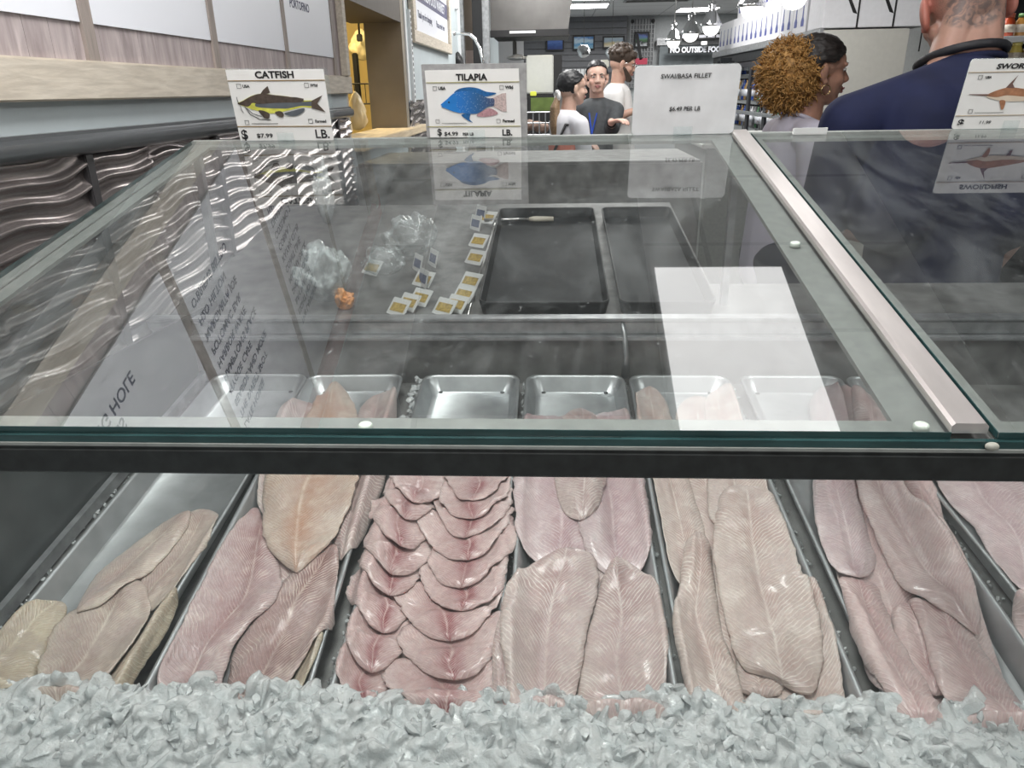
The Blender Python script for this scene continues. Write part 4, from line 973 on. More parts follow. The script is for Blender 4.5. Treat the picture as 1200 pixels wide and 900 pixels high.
# ================================================================== people
def capsule(mb, a, b, ra, rb, n=18, rings=5):
    a, b = Vector(a), Vector(b); d = (b - a); L = d.length
    if L < 1e-5: return mb.ball(a, ra)
    prof = [(max(1e-4, ra * math.cos(t)), ra * math.sin(t)) for t in [(-math.pi / 2) * (1 - i / rings) for i in range(rings + 1)]]
    prof += [(max(1e-4, rb * math.cos(t)), L + rb * math.sin(t)) for t in [(math.pi / 2) * (i / rings) for i in range(rings + 1)]]
    q = Vector((0, 0, 1)).rotation_difference(d.normalized()).to_matrix().to_4x4()
    return mb.lathe(prof, n, Matrix.Translation(a) @ q)
def head_lumps(mb, mx, ear=1.0, nose=1.0, jaw=1.0):
    def e(c, r, rot=None):
        k = MB().ball((0, 0, 0), r); mb.add(k.v, k.f, mx @ Matrix.Translation(c) @ (rot or Matrix.Identity(4)))
    def c(a, b, ra, rb):
        k = MB(); capsule(k, a, b, ra, rb); mb.add(k.v, k.f, mx)
    e((0, -.012, .032), (.076, .096, .084)); e((0, -.035, .0), (.066, .068, .07))
    e((0, .036, -.03), (.060, .054, .084)); e((0, .030, .03), (.064, .062, .06)); e((0, .050, -.082), (.036 * jaw, .036, .030))
    for s in (-1, 1):
        e((s * .036, .052, -.030), (.026, .030, .028)); c((s * .060, .0, -.045), (s * .022, .060, -.092), .018, .014)
        e((s * .030, .076, .022), (.026, .012, .008))
        e((s * (.074 + .010 * ear), -.012, -.008), (.007 * (1 + .4 * ear), .021 * ear ** .5, .033 * ear ** .5), Matrix.Rotation(s * rad(24), 4, 'Z') @ Matrix.Rotation(rad(-10), 4, 'X'))
        e((s * (.074 + .010 * ear), -.004, -.036), (.006, .010, .010))
        e((s * .012, .096, -.030), (.010, .010, .008))
    c((0, .084, .012), (0, .104 * (1 + .02 * nose), -.024), .0085, .013 * nose)
    e((0, .086, -.052), (.024, .012, .006)); e((0, .084, -.064), (.020, .013, .007)); e((0, .078, -.045), (.022, .014, .012))
def face_parts(mx, par, lipm, browm, lids=True):
    w = MB(); ir = MB(); br = MB(); lp = MB()
    for s in (-1, 1):
        k = MB().ball((0, 0, 0), (.0115, .008, .0058)); w.add(k.v, k.f, mx @ Matrix.Translation((s * .030, .0785, .006)))
        k = MB().ball((0, 0, 0), (.0058, .004, .0055)); ir.add(k.v, k.f, mx @ Matrix.Translation((s * .030, .0838, .006)))
        k = MB(); k.tube([(s * .014, .091, .021), (s * .030, .089, .027), (s * .047, .074, .023)], [.003, .0036, .0018], 6); br.add(k.v, k.f, mx)
    k = MB(); k.tube([(-.022, .090, -.058), (-.008, .099, -.054), (0, .098, -.055), (.008, .099, -.054), (.022, .090, -.058)], [.002, .005, .0045, .005, .002], 8)
    k.tube([(-.020, .090, -.060), (0, .097, -.065), (.020, .090, -.060)], [.002, .0062, .002], 8); lp.add(k.v, k.f, mx)
    w.build('eye', M['eye'], par, True); ir.build('iris', M['iris'], par, True); br.build('eyebrow', browm, par, True); lp.build('lips', lipm, par, True)
M['eye'] = mat('eye_white', (.62, .60, .58), .2, var=.03); M['iris'] = mat('iris', (.03, .02, .015), .1)
def hand_lumps(mb, wrist, d, up, curl=.35, s=1.0, mirror=1):
    """palm, four bent fingers of different lengths, thumb from the side of the palm"""
    d = Vector(d).normalized(); up = Vector(up); up = (up - d * up.dot(d)).normalized(); sd = d.cross(up) * mirror
    w = Vector(wrist)
    for k in (-.028, -.010, .010, .026): capsule(mb, w + d * .012 + sd * k * .7 * s, w + d * .085 * s + sd * k * s, .013 * s, .012 * s, 10, 3)
    for k, L in ((-.030, .066), (-.010, .080), (.010, .074), (.029, .058)):
        p0 = w + d * .088 * s + sd * k * s; a = curl
        p1 = p0 + (d * math.cos(a) - up * math.sin(a)) * L * .48 * s
        p2 = p1 + (d * math.cos(a * 2.1) - up * math.sin(a * 2.1)) * L * .32 * s
        p3 = p2 + (d * math.cos(a * 3) - up * math.sin(a * 3)) * L * .24 * s
        capsule(mb, p0, p1, .0095 * s, .0088 * s, 10, 3); capsule(mb, p1, p2, .0088 * s, .008 * s, 10, 3); capsule(mb, p2, p3, .008 * s, .007 * s, 10, 3)
    t0 = w + d * .025 * s - sd * .030 * s; t1 = t0 + (d * .8 - sd * .75 - up * .2).normalized() * .042 * s; t2 = t1 + (d * 1 - sd * .25 - up * .3).normalized() * .032 * s
    capsule(mb, t0, t1, .014 * s, .0105 * s, 10, 3); capsule(mb, t1, t2, .0105 * s, .008 * s, 10, 3)
def skin_mat(name, c, red=.0):
    m = D.materials.new(name); t = NT(m); o = t.obj(); n1 = t.noise(9, 3, o); n2 = t.noise(70, 3, o)
    cc = t.mix(t.ramp(n1, (.3, 0.0), (.7, .5)), c, (min(1, c[0] * 1.05), c[1] * .82, c[2] * .80))
    cc = t.mix(t.ramp(n2, (.4, .12), (.6, 0.0)), cc, tuple(x * .6 for x in c))
    t.ln(cc, t.bsdf.inputs['Base Color']); t.bsdf.inputs['Roughness'].default_value = .5
    t.bsdf.inputs['Subsurface Weight'].default_value = .08; t.bsdf.inputs['Subsurface Scale'].default_value = .01
    return m, t, cc
def legs(mb, hip, foot_z, w=.10, yaw=0):
    for s in (-1, 1):
        h = Vector(hip) + Vector((s * w, 0, 0)); kn = Vector((h.x + s * .01, h.y + .03, (h.z + foot_z) / 2 + .02)); an = Vector((kn.x, h.y - .02, foot_z + .08))
        capsule(mb, h, kn, .088, .058); capsule(mb, kn, an, .056, .038); capsule(mb, an + Vector((0, -.02, -.045)), an + Vector((0, .15, -.05)), .034, .028)
def trousers(par, hip, foot_z, m, w=.10):
    t_ = MB()
    for s in (-1, 1):
        h = Vector(hip) + Vector((s * w, 0, 0)); kn = Vector((h.x + s * .01, h.y + .03, (h.z + foot_z) / 2 + .02)); an = Vector((kn.x, h.y - .02, foot_z + .10))
        capsule(t_, h, kn, .104, .076); capsule(t_, kn, an, .072, .060)
    capsule(t_, Vector(hip) + Vector((-.07, 0, .03)), Vector(hip) + Vector((.07, 0, .03)), .115, .115)
    fuse('trousers', t_, .014, m, par, 3)
    sh = MB()
    for s in (-1, 1): capsule(sh, (hip[0] + s * (w + .01), hip[1] - .04, foot_z + .042), (hip[0] + s * (w + .01), hip[1] + .15, foot_z + .036), .043, .036)
    fuse('shoes', sh, .012, M['black'], par, 2)
m_jean = mat('dark_trousers', (.03, .035, .05), .8)
# ---------------------------------------------------------------- the man right behind the case, seen from the back
mx0, my0 = .985, 1.99
man = thing('person', 'person in navy t-shirt with shaved tattooed head, back turned, behind the case at right', 'person', (mx0, my0, FL))
def rel(p): return Vector((p[0] - mx0, p[1] - my0, p[2] - FL))
hm = Matrix.Translation(rel((.956, 1.985, .165))) @ Matrix.Rotation(rad(-9), 4, 'Y') @ Matrix.Rotation(rad(-12), 4, 'X')
m_sk, t, base = skin_mat('shaved_head_skin', (.46, .28, .215))
S_BIG = 1.19; B2 = Vector((mx0 * S_BIG, my0 * S_BIG, FL)); B1 = Vector((mx0, my0, FL))
o_ = t.mapping(t.obj(), (1 / S_BIG,) * 3, tuple(B2 / S_BIG - B1)); tc = hm @ Vector((-.03, -.10, -.035))
def blob(center, r):
    mp = t.mapping(o_, (1 / r[0], 1 / r[1], 1 / r[2]), (-center.x / r[0], -center.y / r[1], -center.z / r[2]))
    g = t.add('ShaderNodeTexGradient', gradient_type='SPHERICAL'); t.ln(mp, g.inputs[0]); return g.outputs['Fac']
msk = t.ramp(blob(tc, (.075, .08, .042)), (.02, 0.0), (.22, 1.0)); msk2 = t.ramp(blob(hm @ Vector((.062, -.085, -.062)), (.036, .07, .045)), (.02, 0.0), (.25, 1.0))
wv = t.add('ShaderNodeTexNoise'); wv.inputs['Scale'].default_value = 46; wv.inputs['Distortion'].default_value = 1.5; wv.inputs['Detail'].default_value = 4; t.ln(o_, wv.inputs[0])
ink = t.math('MULTIPLY', t.math('MAXIMUM', msk, msk2), t.ramp(wv.outputs['Fac'], (.40, .95), (.60, .20)))
stub = t.math('MULTIPLY', t.ramp(t.noise(420, 2, o_), (.45, 0.0), (.62, .5)), t.ramp(blob(hm @ Vector((0, -.03, .06)), (.13, .14, .13)), (.0, 0.0), (.3, 1.0)))
cc = t.mix(stub, base, (.16, .11, .09)); cc = t.mix(t.math('MULTIPLY', ink, .82), cc, (.10, .09, .09))
ears = t.math('ADD', t.ramp(blob(hm @ Vector((-.096, -.015, -.01)), (.026, .06, .06)), (.0, 0.0), (.35, 1.0)), t.ramp(blob(hm @ Vector((.096, -.015, -.01)), (.026, .06, .06)), (.0, 0.0), (.35, 1.0)), clamp=True)
cc = t.mix(t.math('MULTIPLY', ears, .65), cc, (.46, .13, .10)); t.ln(cc, t.bsdf.inputs['Base Color'])
b = MB(); head_lumps(b, hm @ Matrix.Scale(1.06, 4), ear=1.25)
capsule(b, hm @ Vector((0, -.025, -.05)), rel((.935, 1.91, -.02)), .066, .078)
for s in (-1, 1): capsule(b, hm @ Vector((s * .026, -.062, -.01)), rel((.940 + s * .04, 1.90, .02)), .034, .042)
ch = rel((.945, 1.90, -.20)); hp = rel((1.0, 1.99, -.56))
capsule(b, rel((.935, 1.88, -.08)), ch, .11, .14); capsule(b, ch, hp, .14, .14)
SL, SR = rel((.692, 1.865, -.088)), rel((1.17, 1.865, -.042))
for s, S_ in ((-1, SL), (1, SR)):
    capsule(b, rel((.935 + s * .06, 1.885, -.012)), S_, .052, .055)
    el = S_ + Vector((s * .0, .07, -.28)); wr = el + Vector((-s * .03, .12, -.22))
    capsule(b, S_, el, .056, .043); capsule(b, el, wr, .043, .030); hand_lumps(b, wr, (-s * .1, .25, -1), (0, 1, .2), .4, 1.0, -s)
legs(b, hp, 0)
fuse('body', b, .0042, m_sk, man, 4)
m_navy = mat('navy_cotton', (.006, .010, .045), .85, var=.2, scale=12)
s_ = MB()
capsule(s_, rel((.935, 1.88, -.065)), rel((.945, 1.90, -.22)), .128, .155); capsule(s_, rel((.945, 1.90, -.22)), rel((1.0, 1.99, -.62)), .155, .165)
for s, S_ in ((-1, SL), (1, SR)):
    capsule(s_, rel((.935 + s * .055, 1.87, -.012)), S_, .057, .068); capsule(s_, S_, S_ + Vector((s * .015, .06, -.23)), .069, .060)
    capsule(s_, rel((.935 + s * .09, 1.845, -.085)), rel((.945 + s * .12, 1.86, -.28)), .10, .11)
shirt = fuse('tshirt', s_, .008, m_navy, man, 6)
cv = hm.inverted()
cl = MB(); N = 26; ringc = rel((.948, 1.935, .055))
def neckring(rx, ry, dz_, tilt):
    return [ringc + Vector((rx * math.cos(a), ry * math.sin(a), dz_ + tilt * math.sin(a) + .006 * math.cos(a))) for a in [2 * math.pi * k / N for k in range(N)]]
cl.tube(neckring(.086, .094, -.024, -.024), .0085, 8, closed=True); fuse('collar', cl, .004, m_navy, man, 2)
st_ = MB(); st_.tube(neckring(.086, .096, -.004, -.026), [.0105] * N, 8, closed=True); fuse('neck_strap', st_, .004, mat('black_strap', (.018, .018, .022), .6, var=.2), man, 2)
trousers(man, hp, 0, m_jean)
# he is a big man standing well back: carry him out along the sight lines, feet kept on the floor
man.location = B2
for ch_ in man.children:
    for v in ch_.data.vertices:
        w_ = v.co + B1; zz = w_.z
        zn = S_BIG * zz if zz > -.6 else FL + (zz - FL) * (S_BIG * -.6 - FL) / (-.6 - FL)
        v.co = Vector((w_.x * S_BIG, w_.y * S_BIG, zn)) - B2
# ---------------------------------------------------------------- the girl with the golden curls
gx0, gy0 = .945, 2.92
girl = thing('person', 'person in profile with a big golden curly ponytail, hoop earring and lilac t-shirt', 'person', (gx0, gy0, FL), (0, 0, rad(-84)))
RI = Matrix.Rotation(rad(84), 4, 'Z')
def rg(p): return RI @ Vector((p[0] - gx0, p[1] - gy0, p[2] - FL))
m_gs, t, base = skin_mat('brown_skin', (.42, .235, .165))
t.ln(base, t.bsdf.inputs['Base Color'])
hg = Matrix.Translation(rg((.938, 2.90, .042))) @ Matrix.Rotation(rad(-2), 4, 'X')
b = MB(); head_lumps(b, hg, ear=.8, nose=.9, jaw=.9)
capsule(b, hg @ Vector((0, -.012, -.05)), rg((.915, 2.90, -.16)), .047, .056)
TS0 = rg((.88, 2.92, -.30)); hpg = rg((.87, 2.92, -.66))
capsule(b, rg((.895, 2.92, -.18)), TS0, .08, .105); capsule(b, TS0, hpg, .105, .115)
gs = []
for s in (-1, 1):
    S_ = Vector((s * .165, -.055, rg((0, 0, -.178)).z)); capsule(b, rg((.905, 2.90, -.145)), S_, .045, .045); gs.append(S_)
    el = S_ + Vector((s * .04, .02, -.28)); wr = el + Vector((-s * .04, .20, -.06)); capsule(b, S_, el, .045, .035); capsule(b, el, wr, .035, .025)
    hand_lumps(b, wr, (-s * .2, 1, -.2), (0, 0, 1), .4, .92, -s)
legs(b, hpg, 0, .085)
fuse('body', b, .0042, m_gs, girl, 4)
face_parts(hg, girl, mat('dark_lips', (.30, .10, .10), .4), M['black'])
m_lil = mat('lilac_cotton', (.48, .46, .54), .85, var=.10, scale=10)
s_ = MB(); capsule(s_, rg((.893, 2.92, -.178)), TS0, .095, .125); capsule(s_, TS0, hpg, .125, .135)
for s, S_ in zip((-1, 1), gs):
    capsule(s_, rg((.900, 2.905, -.160)), S_, .054, .062); capsule(s_, S_, S_ + Vector((s * .03, .01, -.17)), .062, .062)
fuse('tshirt', s_, .007, m_lil, girl, 6)
cr = MB(); cc0 = rg((.918, 2.905, -.120)); cr.tube([cc0 + Vector((.066 * math.cos(a), .066 * math.sin(a), -.028 * math.sin(a))) for a in [2 * math.pi * k / 24 for k in range(24)]], .008, 8, closed=True); fuse('collar', cr, .004, m_lil, girl, 2)
trousers(girl, hpg, 0, m_jean, .085)
# smooth dark hair over the crown, then the golden puff of curls
m_dark = mat('dark_hair', (.018, .014, .013), .45, var=.5, scale=140, stretch=(1, .15, 1), bump=.5)
def haircap(name, mx, par, m, sc, keep, vox=.0045):
    k = MB().ball((0, -.012, .032), (.076 * sc, .096 * sc, .084 * sc), sub=5)
    bm = bmesh.new(); vs = [bm.verts.new(v) for v in k.v]
    for f_ in k.f: bm.faces.new([vs[i] for i in f_])
    bmesh.ops.delete(bm, geom=[v for v in bm.verts if not keep(v.co)], context='VERTS')
    for v in bm.verts: v.co += (v.co - Vector((0, -.012, .032))).normalized() * (.004 * noise.noise(v.co * 60) + .003 * noise.noise(Vector((v.co.x * 160, v.co.y * 20, v.co.z * 160))))
    r = bmesh.ops.solidify(bm, geom=bm.faces[:], thickness=.010)
    return MB().bm(bm, mx).build(name, m, par, True)
haircap('hair', hg, girl, m_dark, 1.10, lambda c: c.z > .02 + max(0, c.y - .02) * .75 - (0.05 if c.y < -.02 else 0))
m_curl = mat('golden_curls', (.42, .23, .07), .55, var=.45, scale=70)
pc = Vector(rg((.842, 2.90, .032))); pf = MB()
bmb = MB().ball((0, 0, 0), 1.0, sub=4); 
for v in bmb.v:
    p = Vector(v); k = 1 + .10 * noise.noise(p * 2.5) + .10 * noise.noise(p * 7)
    pf.v.append(tuple(pc + Vector((p.x * .100 * k, p.y * .100 * k, p.z * .112 * k))))
pf.f = bmb.f
random.seed(3)
for i in range(1500):
    d = Vector((random.gauss(0, 1), random.gauss(0, 1), random.gauss(0, 1))).normalized()
    base_p = pc + Vector((d.x * .095, d.y * .095, d.z * .108)) * random.uniform(.9, 1.02)
    out = (d + Vector((random.uniform(-.7, .7), random.uniform(-.7, .7), random.uniform(-1.0, .3)))).normalized()
    u = out.orthogonal().normalized(); w = out.cross(u); L = random.uniform(.022, .048); ph = random.random() * 6.28; rr_ = random.uniform(.0025, .005); turns = random.uniform(1.2, 2.6)
    pf.tube([base_p + out * (L * k / 11) + (u * math.cos(ph + turns * 6.28 * k / 11) + w * math.sin(ph + turns * 6.28 * k / 11)) * rr_ for k in range(12)], [.0021] * 10 + [.0014, .0007], 4)
pf.build('curly_ponytail', m_curl, girl, True)
hp_ = MB(); e0 = hg @ Vector((-.086, .0, -.052)); hp_.tube([e0 + Vector((0, .016 * math.cos(a), .016 * math.sin(a) - .010)) for a in [2 * math.pi * k / 20 for k in range(20)]], .0018, 6, closed=True)
e0 = hg @ Vector((.086, .0, -.052)); hp_.tube([e0 + Vector((0, .016 * math.cos(a), .016 * math.sin(a) - .010)) for a in [2 * math.pi * k / 20 for k in range(20)]], .0018, 6, closed=True)
hp_.build('hoop_earring', mat('gold', (.75, .58, .30), .2, 1), girl, True)
# ---------------------------------------------------------------- three staff at the far counter
def staff(label, hx, hy, hz, yaw, skin, hair, shirt, look, arms, sh_w=.19, head_yaw=0, head_pitch=0, face=True, sc=1.0, extra=None):
    r = thing('person', label, 'person', (hx, hy, FL), (0, 0, rad(yaw)))
    Z = hz - FL
    m_s, t, base = skin_mat('skin_tone', skin); t.ln(base, t.bsdf.inputs['Base Color'])
    h = Matrix.Translation((0, .02, Z)) @ Matrix.Rotation(rad(head_yaw), 4, 'Z') @ Matrix.Rotation(rad(head_pitch), 4, 'X') @ Matrix.Scale(sc, 4)
    b = MB(); head_lumps(b, h)
    capsule(b, h @ Vector((0, -.02, -.05)), (0, -.02, Z - .20), .052, .058)
    capsule(b, (0, -.02, Z - .245), (0, 0, Z - .42), .10, .115); capsule(b, (0, 0, Z - .42), (0, 0, Z - .75), .115, .12)
    s_ = MB(); capsule(s_, (0, -.02, Z - .245), (0, 0, Z - .42), .118, .135); capsule(s_, (0, 0, Z - .42), (0, 0, Z - .80), .135, .145)
    for s, (el, wr, hd, up, slv) in zip((-1, 1), arms):
        S_ = Vector((s * sh_w, -.01, Z - .238)); el = S_ + Vector(el); wr = el + Vector(wr)
        capsule(b, (s * .05, -.02, Z - .195), S_, .05, .05); capsule(b, S_, el, .048, .038); capsule(b, el, wr, .038, .026); hand_lumps(b, wr, hd, up, .35, 1.0, -s)
        capsule(s_, (s * .05, -.02, Z - .205), S_, .06, .064)
        if slv == 'short': capsule(s_, S_, S_.lerp(el, .62), .065, .066)
        else: capsule(s_, S_, el, .064, .056); capsule(s_, el, el.lerp(wr, slv), .056, .044)
    legs(b, (0, 0, Z - .80), 0)
    fuse('body', b, .0055, m_s, r, 3)
    fuse('shirt', s_, .010, shirt, r, 4)
    trousers(r, (0, 0, Z - .82), 0, m_jean)
    if face: face_parts(h, r, mat('lips_pink', (.45, .18, .17), .4), hair)
    return r, h, Z
m_brn = mat('brown_hair', (.045, .028, .018), .5, var=.4, scale=120, bump=.5); m_blk = mat('black_hair', (.010, .010, .012), .45, var=.4, scale=120)
m_wht = mat('white_cotton', (.74, .73, .72), .85, var=.05, scale=9)
r, h, Z = staff('person with dark curls, beard and white t-shirt standing tallest at the far counter', .535, 6.45, .175, -98, (.52, .33, .25), m_brn, m_wht, 0,
    [((-.02, .0, -.18), (.03, .17, .04), (.1, 1, .5), (0, 0, 1), 'short'), ((.02, -.01, -.16), (-.02, .15, .05), (0, 1, .8), (0, 0, 1), 'short')], .17, 8, -14)
hb = MB(); hb.ball((0, -.02, .05), (.088, .105, .085), h); random.seed(5)
for i in range(70):
    d = Vector((random.gauss(0, 1), random.gauss(0, 1) - .2, abs(random.gauss(0, 1)))).normalized(); hb.ball((d.x * .085, -.02 + d.y * .10, .055 + d.z * .082), random.uniform(.014, .024), h, 2)
hairo = fuse('hair', hb, .005, m_brn, r, 1)
bd = MB()
for s in (-1, 1): capsule(bd, h @ Vector((s * .066, .015, -.035)), h @ Vector((s * .030, .075, -.095)), .014, .024)
capsule(bd, h @ Vector((-.03, .075, -.098)), h @ Vector((.03, .075, -.098)), .026, .026); capsule(bd, h @ Vector((-.02, .095, -.047)), h @ Vector((.02, .095, -.047)), .006, .006)
fuse('beard', bd, .005, m_brn, r, 2)
MB().box(-.028, .028, .1375, .141, Z - .37, Z - .352, Matrix.Rotation(rad(0), 4, 'Z')).build('chest_print', mat('red_print', (.35, .04, .04), .5), r)
gl = MB()
for s in (-1, 1): gl.tube([h @ Vector((s * .033 + .020 * math.cos(a), .098, .006 + .016 * math.sin(a))) for a in [2 * math.pi * k / 14 for k in range(14)]], .0016, 5, closed=True); gl.tube([h @ Vector((s * .053, .098, .008)), h @ Vector((s * .08, .0, .008))], .0015, 5)
gl.build('glasses', M['chrome'], r, True)
m_jack = mat('charcoal_jacket', (.055, .06, .065), .75, var=.2)
r, h, Z = staff('person with dark tied-back hair in a charcoal jacket facing the camera, hand raised', .335, 6.10, .075, 165, (.62, .42, .34), m_blk, m_jack, 0,
    [((.0, .12, -.12), (-.02, .16, .05), (-.75, .45, .15), (0, 0, 1), .40), ((.05, .06, -.26), (-.14, .18, .02), (-1, .4, .1), (0, 0, 1), .7)], .15, 18, -3)
haircap('hair', h, r, m_blk, 1.09, lambda c: c.z > .050 + max(0, c.y) * .45 - (.13 if c.y < .01 else 0))
bn = MB(); bn.ball((0, -.10, -.06), (.07, .05, .09), h); fuse('low_bun', bn, .006, m_blk, r, 1)
MB().tube([(-.03, .125, Z - .25), (0, .15, Z - .40)], .006, 6).tube([(.03, .125, Z - .25), (0, .15, Z - .40)], .006, 6).box(-.022, .022, .143, .152, Z - .47, Z - .40).build('blue_badge', mat('blue_badge', (.02, .07, .42), .4), r)
wt = MB(); wp = Vector((-.15, -.01 + .12, Z - .238 - .12)); wd = Vector((-.02, .16, .05)); cpt = wp + wd * .80
wt.tube([cpt - wd.normalized() * .016, cpt + wd.normalized() * .016], .036, 14); wt.build('watch', M['black'], r, True)
m_hood = mat('white_hoodie', (.66, .66, .70), .85, var=.06, scale=9)
r, h, Z = staff('person seen from behind with a long brown ponytail, white scrunchie and white striped top', .120, 5.62, .0, -58, (.55, .38, .30), m_blk, m_hood, 0,
    [((-.03, .04, -.27), (.05, .2, -.05), (0, 1, 0), (0, 0, 1), .8), ((.03, .04, -.27), (-.05, .2, -.05), (0, 1, 0), (0, 0, 1), .8)], .145, -8, 0)
haircap('hair', h, r, m_blk, 1.10, lambda c: c.z > .03 + max(0, c.y - .01) * .8 - (.10 if c.y < .0 else 0))
sc_ = MB(); sc_.tube([h @ Vector((.026 * math.cos(a), -.115, -.045 + .026 * math.sin(a))) for a in [2 * math.pi * k / 14 for k in range(14)]], .015, 8, closed=True); fuse('scrunchie', sc_, .005, m_wht, r, 1)
pt = MB(); q0 = h @ Vector((0, -.11, -.045))
for i in range(26):
    a = random.uniform(-.022, .022); c_ = random.uniform(-.02, .02)
    pt.tube([q0 + Vector((a * .5, c_ * .4, 0)), q0 + Vector((a * 1.2 + .005, -.03 + c_, -.08)), q0 + Vector((a * 1.5 + .012, -.035 + c_, -.20)), q0 + Vector((a * 1.1 + .015, -.02 + c_, -.30)), q0 + Vector((a * .5 + .02, -.01, -.38 + random.uniform(-.03, .03)))], [.008, .014, .013, .009, .003], 6)
fuse('ponytail', pt, .005, mat('light_brown_hair', (.23, .15, .085), .5, var=.3, scale=90), r, 2)
sb = MB(); sb.lathe([(.150, Z - .42), (.152, Z - .36)], 24, Matrix.Diagonal((1.0, 1.0, 1, 1))); sb.build('coral_stripe', mat('coral_stripe', (.75, .25, .18), .7), r)
sb = MB(); sb.lathe([(.1535, Z - .62), (.151, Z - .55)], 24); sb.build('blue_stripe', mat('blue_stripe', (.05, .12, .45), .7), r)
bs = MB(); bs.tube([(.10, .10, Z - .24), (.10, -.10, Z - .235), (.05, -.155, Z - .40), (0, -.165, Z - .6)], .010, 6); bs.build('shoulder_strap', M['black'], r, True)
# ================================================================== the shop behind
def at(px, py, Y): return on_y(px, py, Y)
# exhaust hood with its black corner post
hY = 7.5; a = at(575, 40, hY); b = at(668, 37, hY); 
hd = thing('exhaust_hood', 'large dark grey exhaust hood with a lit underside over the kitchen', 'exhaust hood', ((a.x + b.x) / 2, hY, a.z))
w = (b.x - a.x) / 2
MB().hexa([(-w, 0, 0), (w - .02, 0, 0), (w - .02, 1.1, 0), (-w, 1.1, 0), (-w, 0, .62), (w + .06, 0, .62), (w + .06, 1.1, .62), (-w, 1.1, .62)]).build('canopy', mat('hood_steel', (.15, .145, .14), .38, .6, var=.18, scale=4), hd)
MB().box(-w - .005, w - .01, -.012, .0, -.03, .03, bev=.004).build('lip', M['black'], hd)
MB().box(-.19, .05, -.016, -.011, .0, .022).build('label_strip', mat('pale_label', (.6, .6, .6), .4), hd)
MB().box(.16, .30, .03, .2, -.008, .002).build('lamp', mat('hood_lamp', (1, .85, .6), .4, emit=9), hd)
MB().box(-w, w, .2, 1.0, -.01, -.001).build('filter', M['dullgrey'], hd)
p = at(561, 80, 7.2)
ps = thing('corner_post', 'black post with a grey steel edge left of the exhaust hood', 'post', (p.x, p.y, FL))
MB().box(-.045, .04, 0, .09, 0, CEIL - FL, bev=.004).build('black_face', M['black'], ps)
MB().box(.04, .10, .02, .09, 0, CEIL - FL, bev=.004).build('steel_edge', M['galv'], ps)
# doorway trim, brown panel and pinned pink paper between post and wall
p0, p1 = at(540, 80, 7.4), at(557, 80, 7.4)
tag(MB().box(p0.x, p1.x, 7.4, 7.44, FL, CEIL).build('brown_panel', mat('brown_panel', (.27, .22, .175), .5, var=.12, scale=4)), 'brown wood panel between the white door trim and the black post', 'panel')
q0, q1 = at(541, 75, 7.38), at(556, 59, 7.38)
tag(MB().box(q0.x, q1.x, 7.385, 7.392, q0.z, q1.z).build('paper_sign', mat('pink_paper', (.62, .50, .45), .6, var=.06, scale=50)), 'pale pink paper pinned low on the brown panel', 'paper')  # plain sheet of pink paper rather than a sign
q0, q1 = at(526, 80, 7.2), at(541, 80, 7.2)
struct(MB().box(q0.x, q1.x, 7.2, 7.3, FL, CEIL, bev=.01).build('trim_45', M['white']))
struct(MB().box(q1.x - .02, q1.x + .03, 7.22, 7.3, FL, CEIL, bev=.006).build('trim_46', M['galv']))
bx = at(530, 4, 7.1)
tag(MB().box(-.05, .05, -.04, .04, -.05, .12, Matrix.Translation(bx), bev=.008).build('wall_box', M['white']), 'small white box high on the door trim', 'box')
jk = at(537, 78, 7.0)
sack('hung_jacket', 'black bundle hanging below the gooseneck tap', 'jacket', jk - Vector((0, 0, .04)), .055, .16, M['black'], 31)
tp = thing('gooseneck_tap', 'chrome gooseneck tap curving down beside the black post', 'tap', at(530, 39, 6.9))
gp = [at(x, y, 6.9) - at(530, 39, 6.9) for x, y in ((530, 39), (540, 39), (550, 40), (557, 46), (562, 56), (565, 68), (567, 80))]
MB().tube(gp, .014, 10).build('spout', M['chrome'], tp, True)
MB().lathe([(.03, 0), (.03, .012), (.018, .03), (.016, .05)], 16, Matrix.Rotation(rad(90), 4, 'Y') @ Matrix.Translation((0, 0, -.02))).build('base', M['chrome'], tp, True)
MB().tube([(.0, 0, -.02), (0, 0, -.11)], .010, 8).build('handle', M['black'], tp, True)
# kitchen stand under the hood
p0, p1 = at(576, 76, 8.2), at(618, 52, 8.2)
sv = thing('steel_shelf', 'white shelving with black uprights under the left of the hood', 'shelf', (p0.x, 8.2, FL))
W2 = p1.x - p0.x
MB().box(0, W2 - .08, 1.12, 1.16, 0, p1.z - FL + .25).build('back_panel', M['white'], sv)
for x in (.12, .25, .31): MB().box(x, x + .03, -.02, .02, 0, p1.z - FL - .25).build('upright', M['black'], sv)
MB().box(0, W2 - .08, -.25, 1.12, p0.z - FL - .03, p0.z - FL).build('shelf_board', M['black'], sv)
MB().box(.22, .26, -.03, -.005, p0.z - FL + .05, p0.z - FL + .22, bev=.01).build('canister', mat('grey_canister', (.3, .3, .3), .4), sv)
sack('draped_cloth', 'white cloth lying on the black shelf under the hood', 'cloth', at(606, 71, 7.9), .10, .06, M['white'], 40)
p0, p1 = at(617, 110, 7.6), at(655, 64, 7.6)
cbn = thing('white_cabinet', 'pale grey cabinet with a black right edge under the hood', 'cabinet', ((p0.x + p1.x) / 2, 7.6, p0.z))
w = (p1.x - p0.x) / 2
MB().box(-w, w - .05, 0, .6, 0, p1.z - p0.z, bev=.01).build('body', mat('pale_cabinet', (.56, .57, .53), .45, var=.03), cbn)
MB().box(w - .05, w + .03, -.01, .6, -.0, p1.z - p0.z, bev=.006).build('edge_post', M['black'], cbn)
MB().box(-w, w - .05, -.01, .6, -.05, 0).build('base_rail', M['black'], cbn)
p0, p1 = at(618, 160, 7.5), at(656, 112, 7.5)
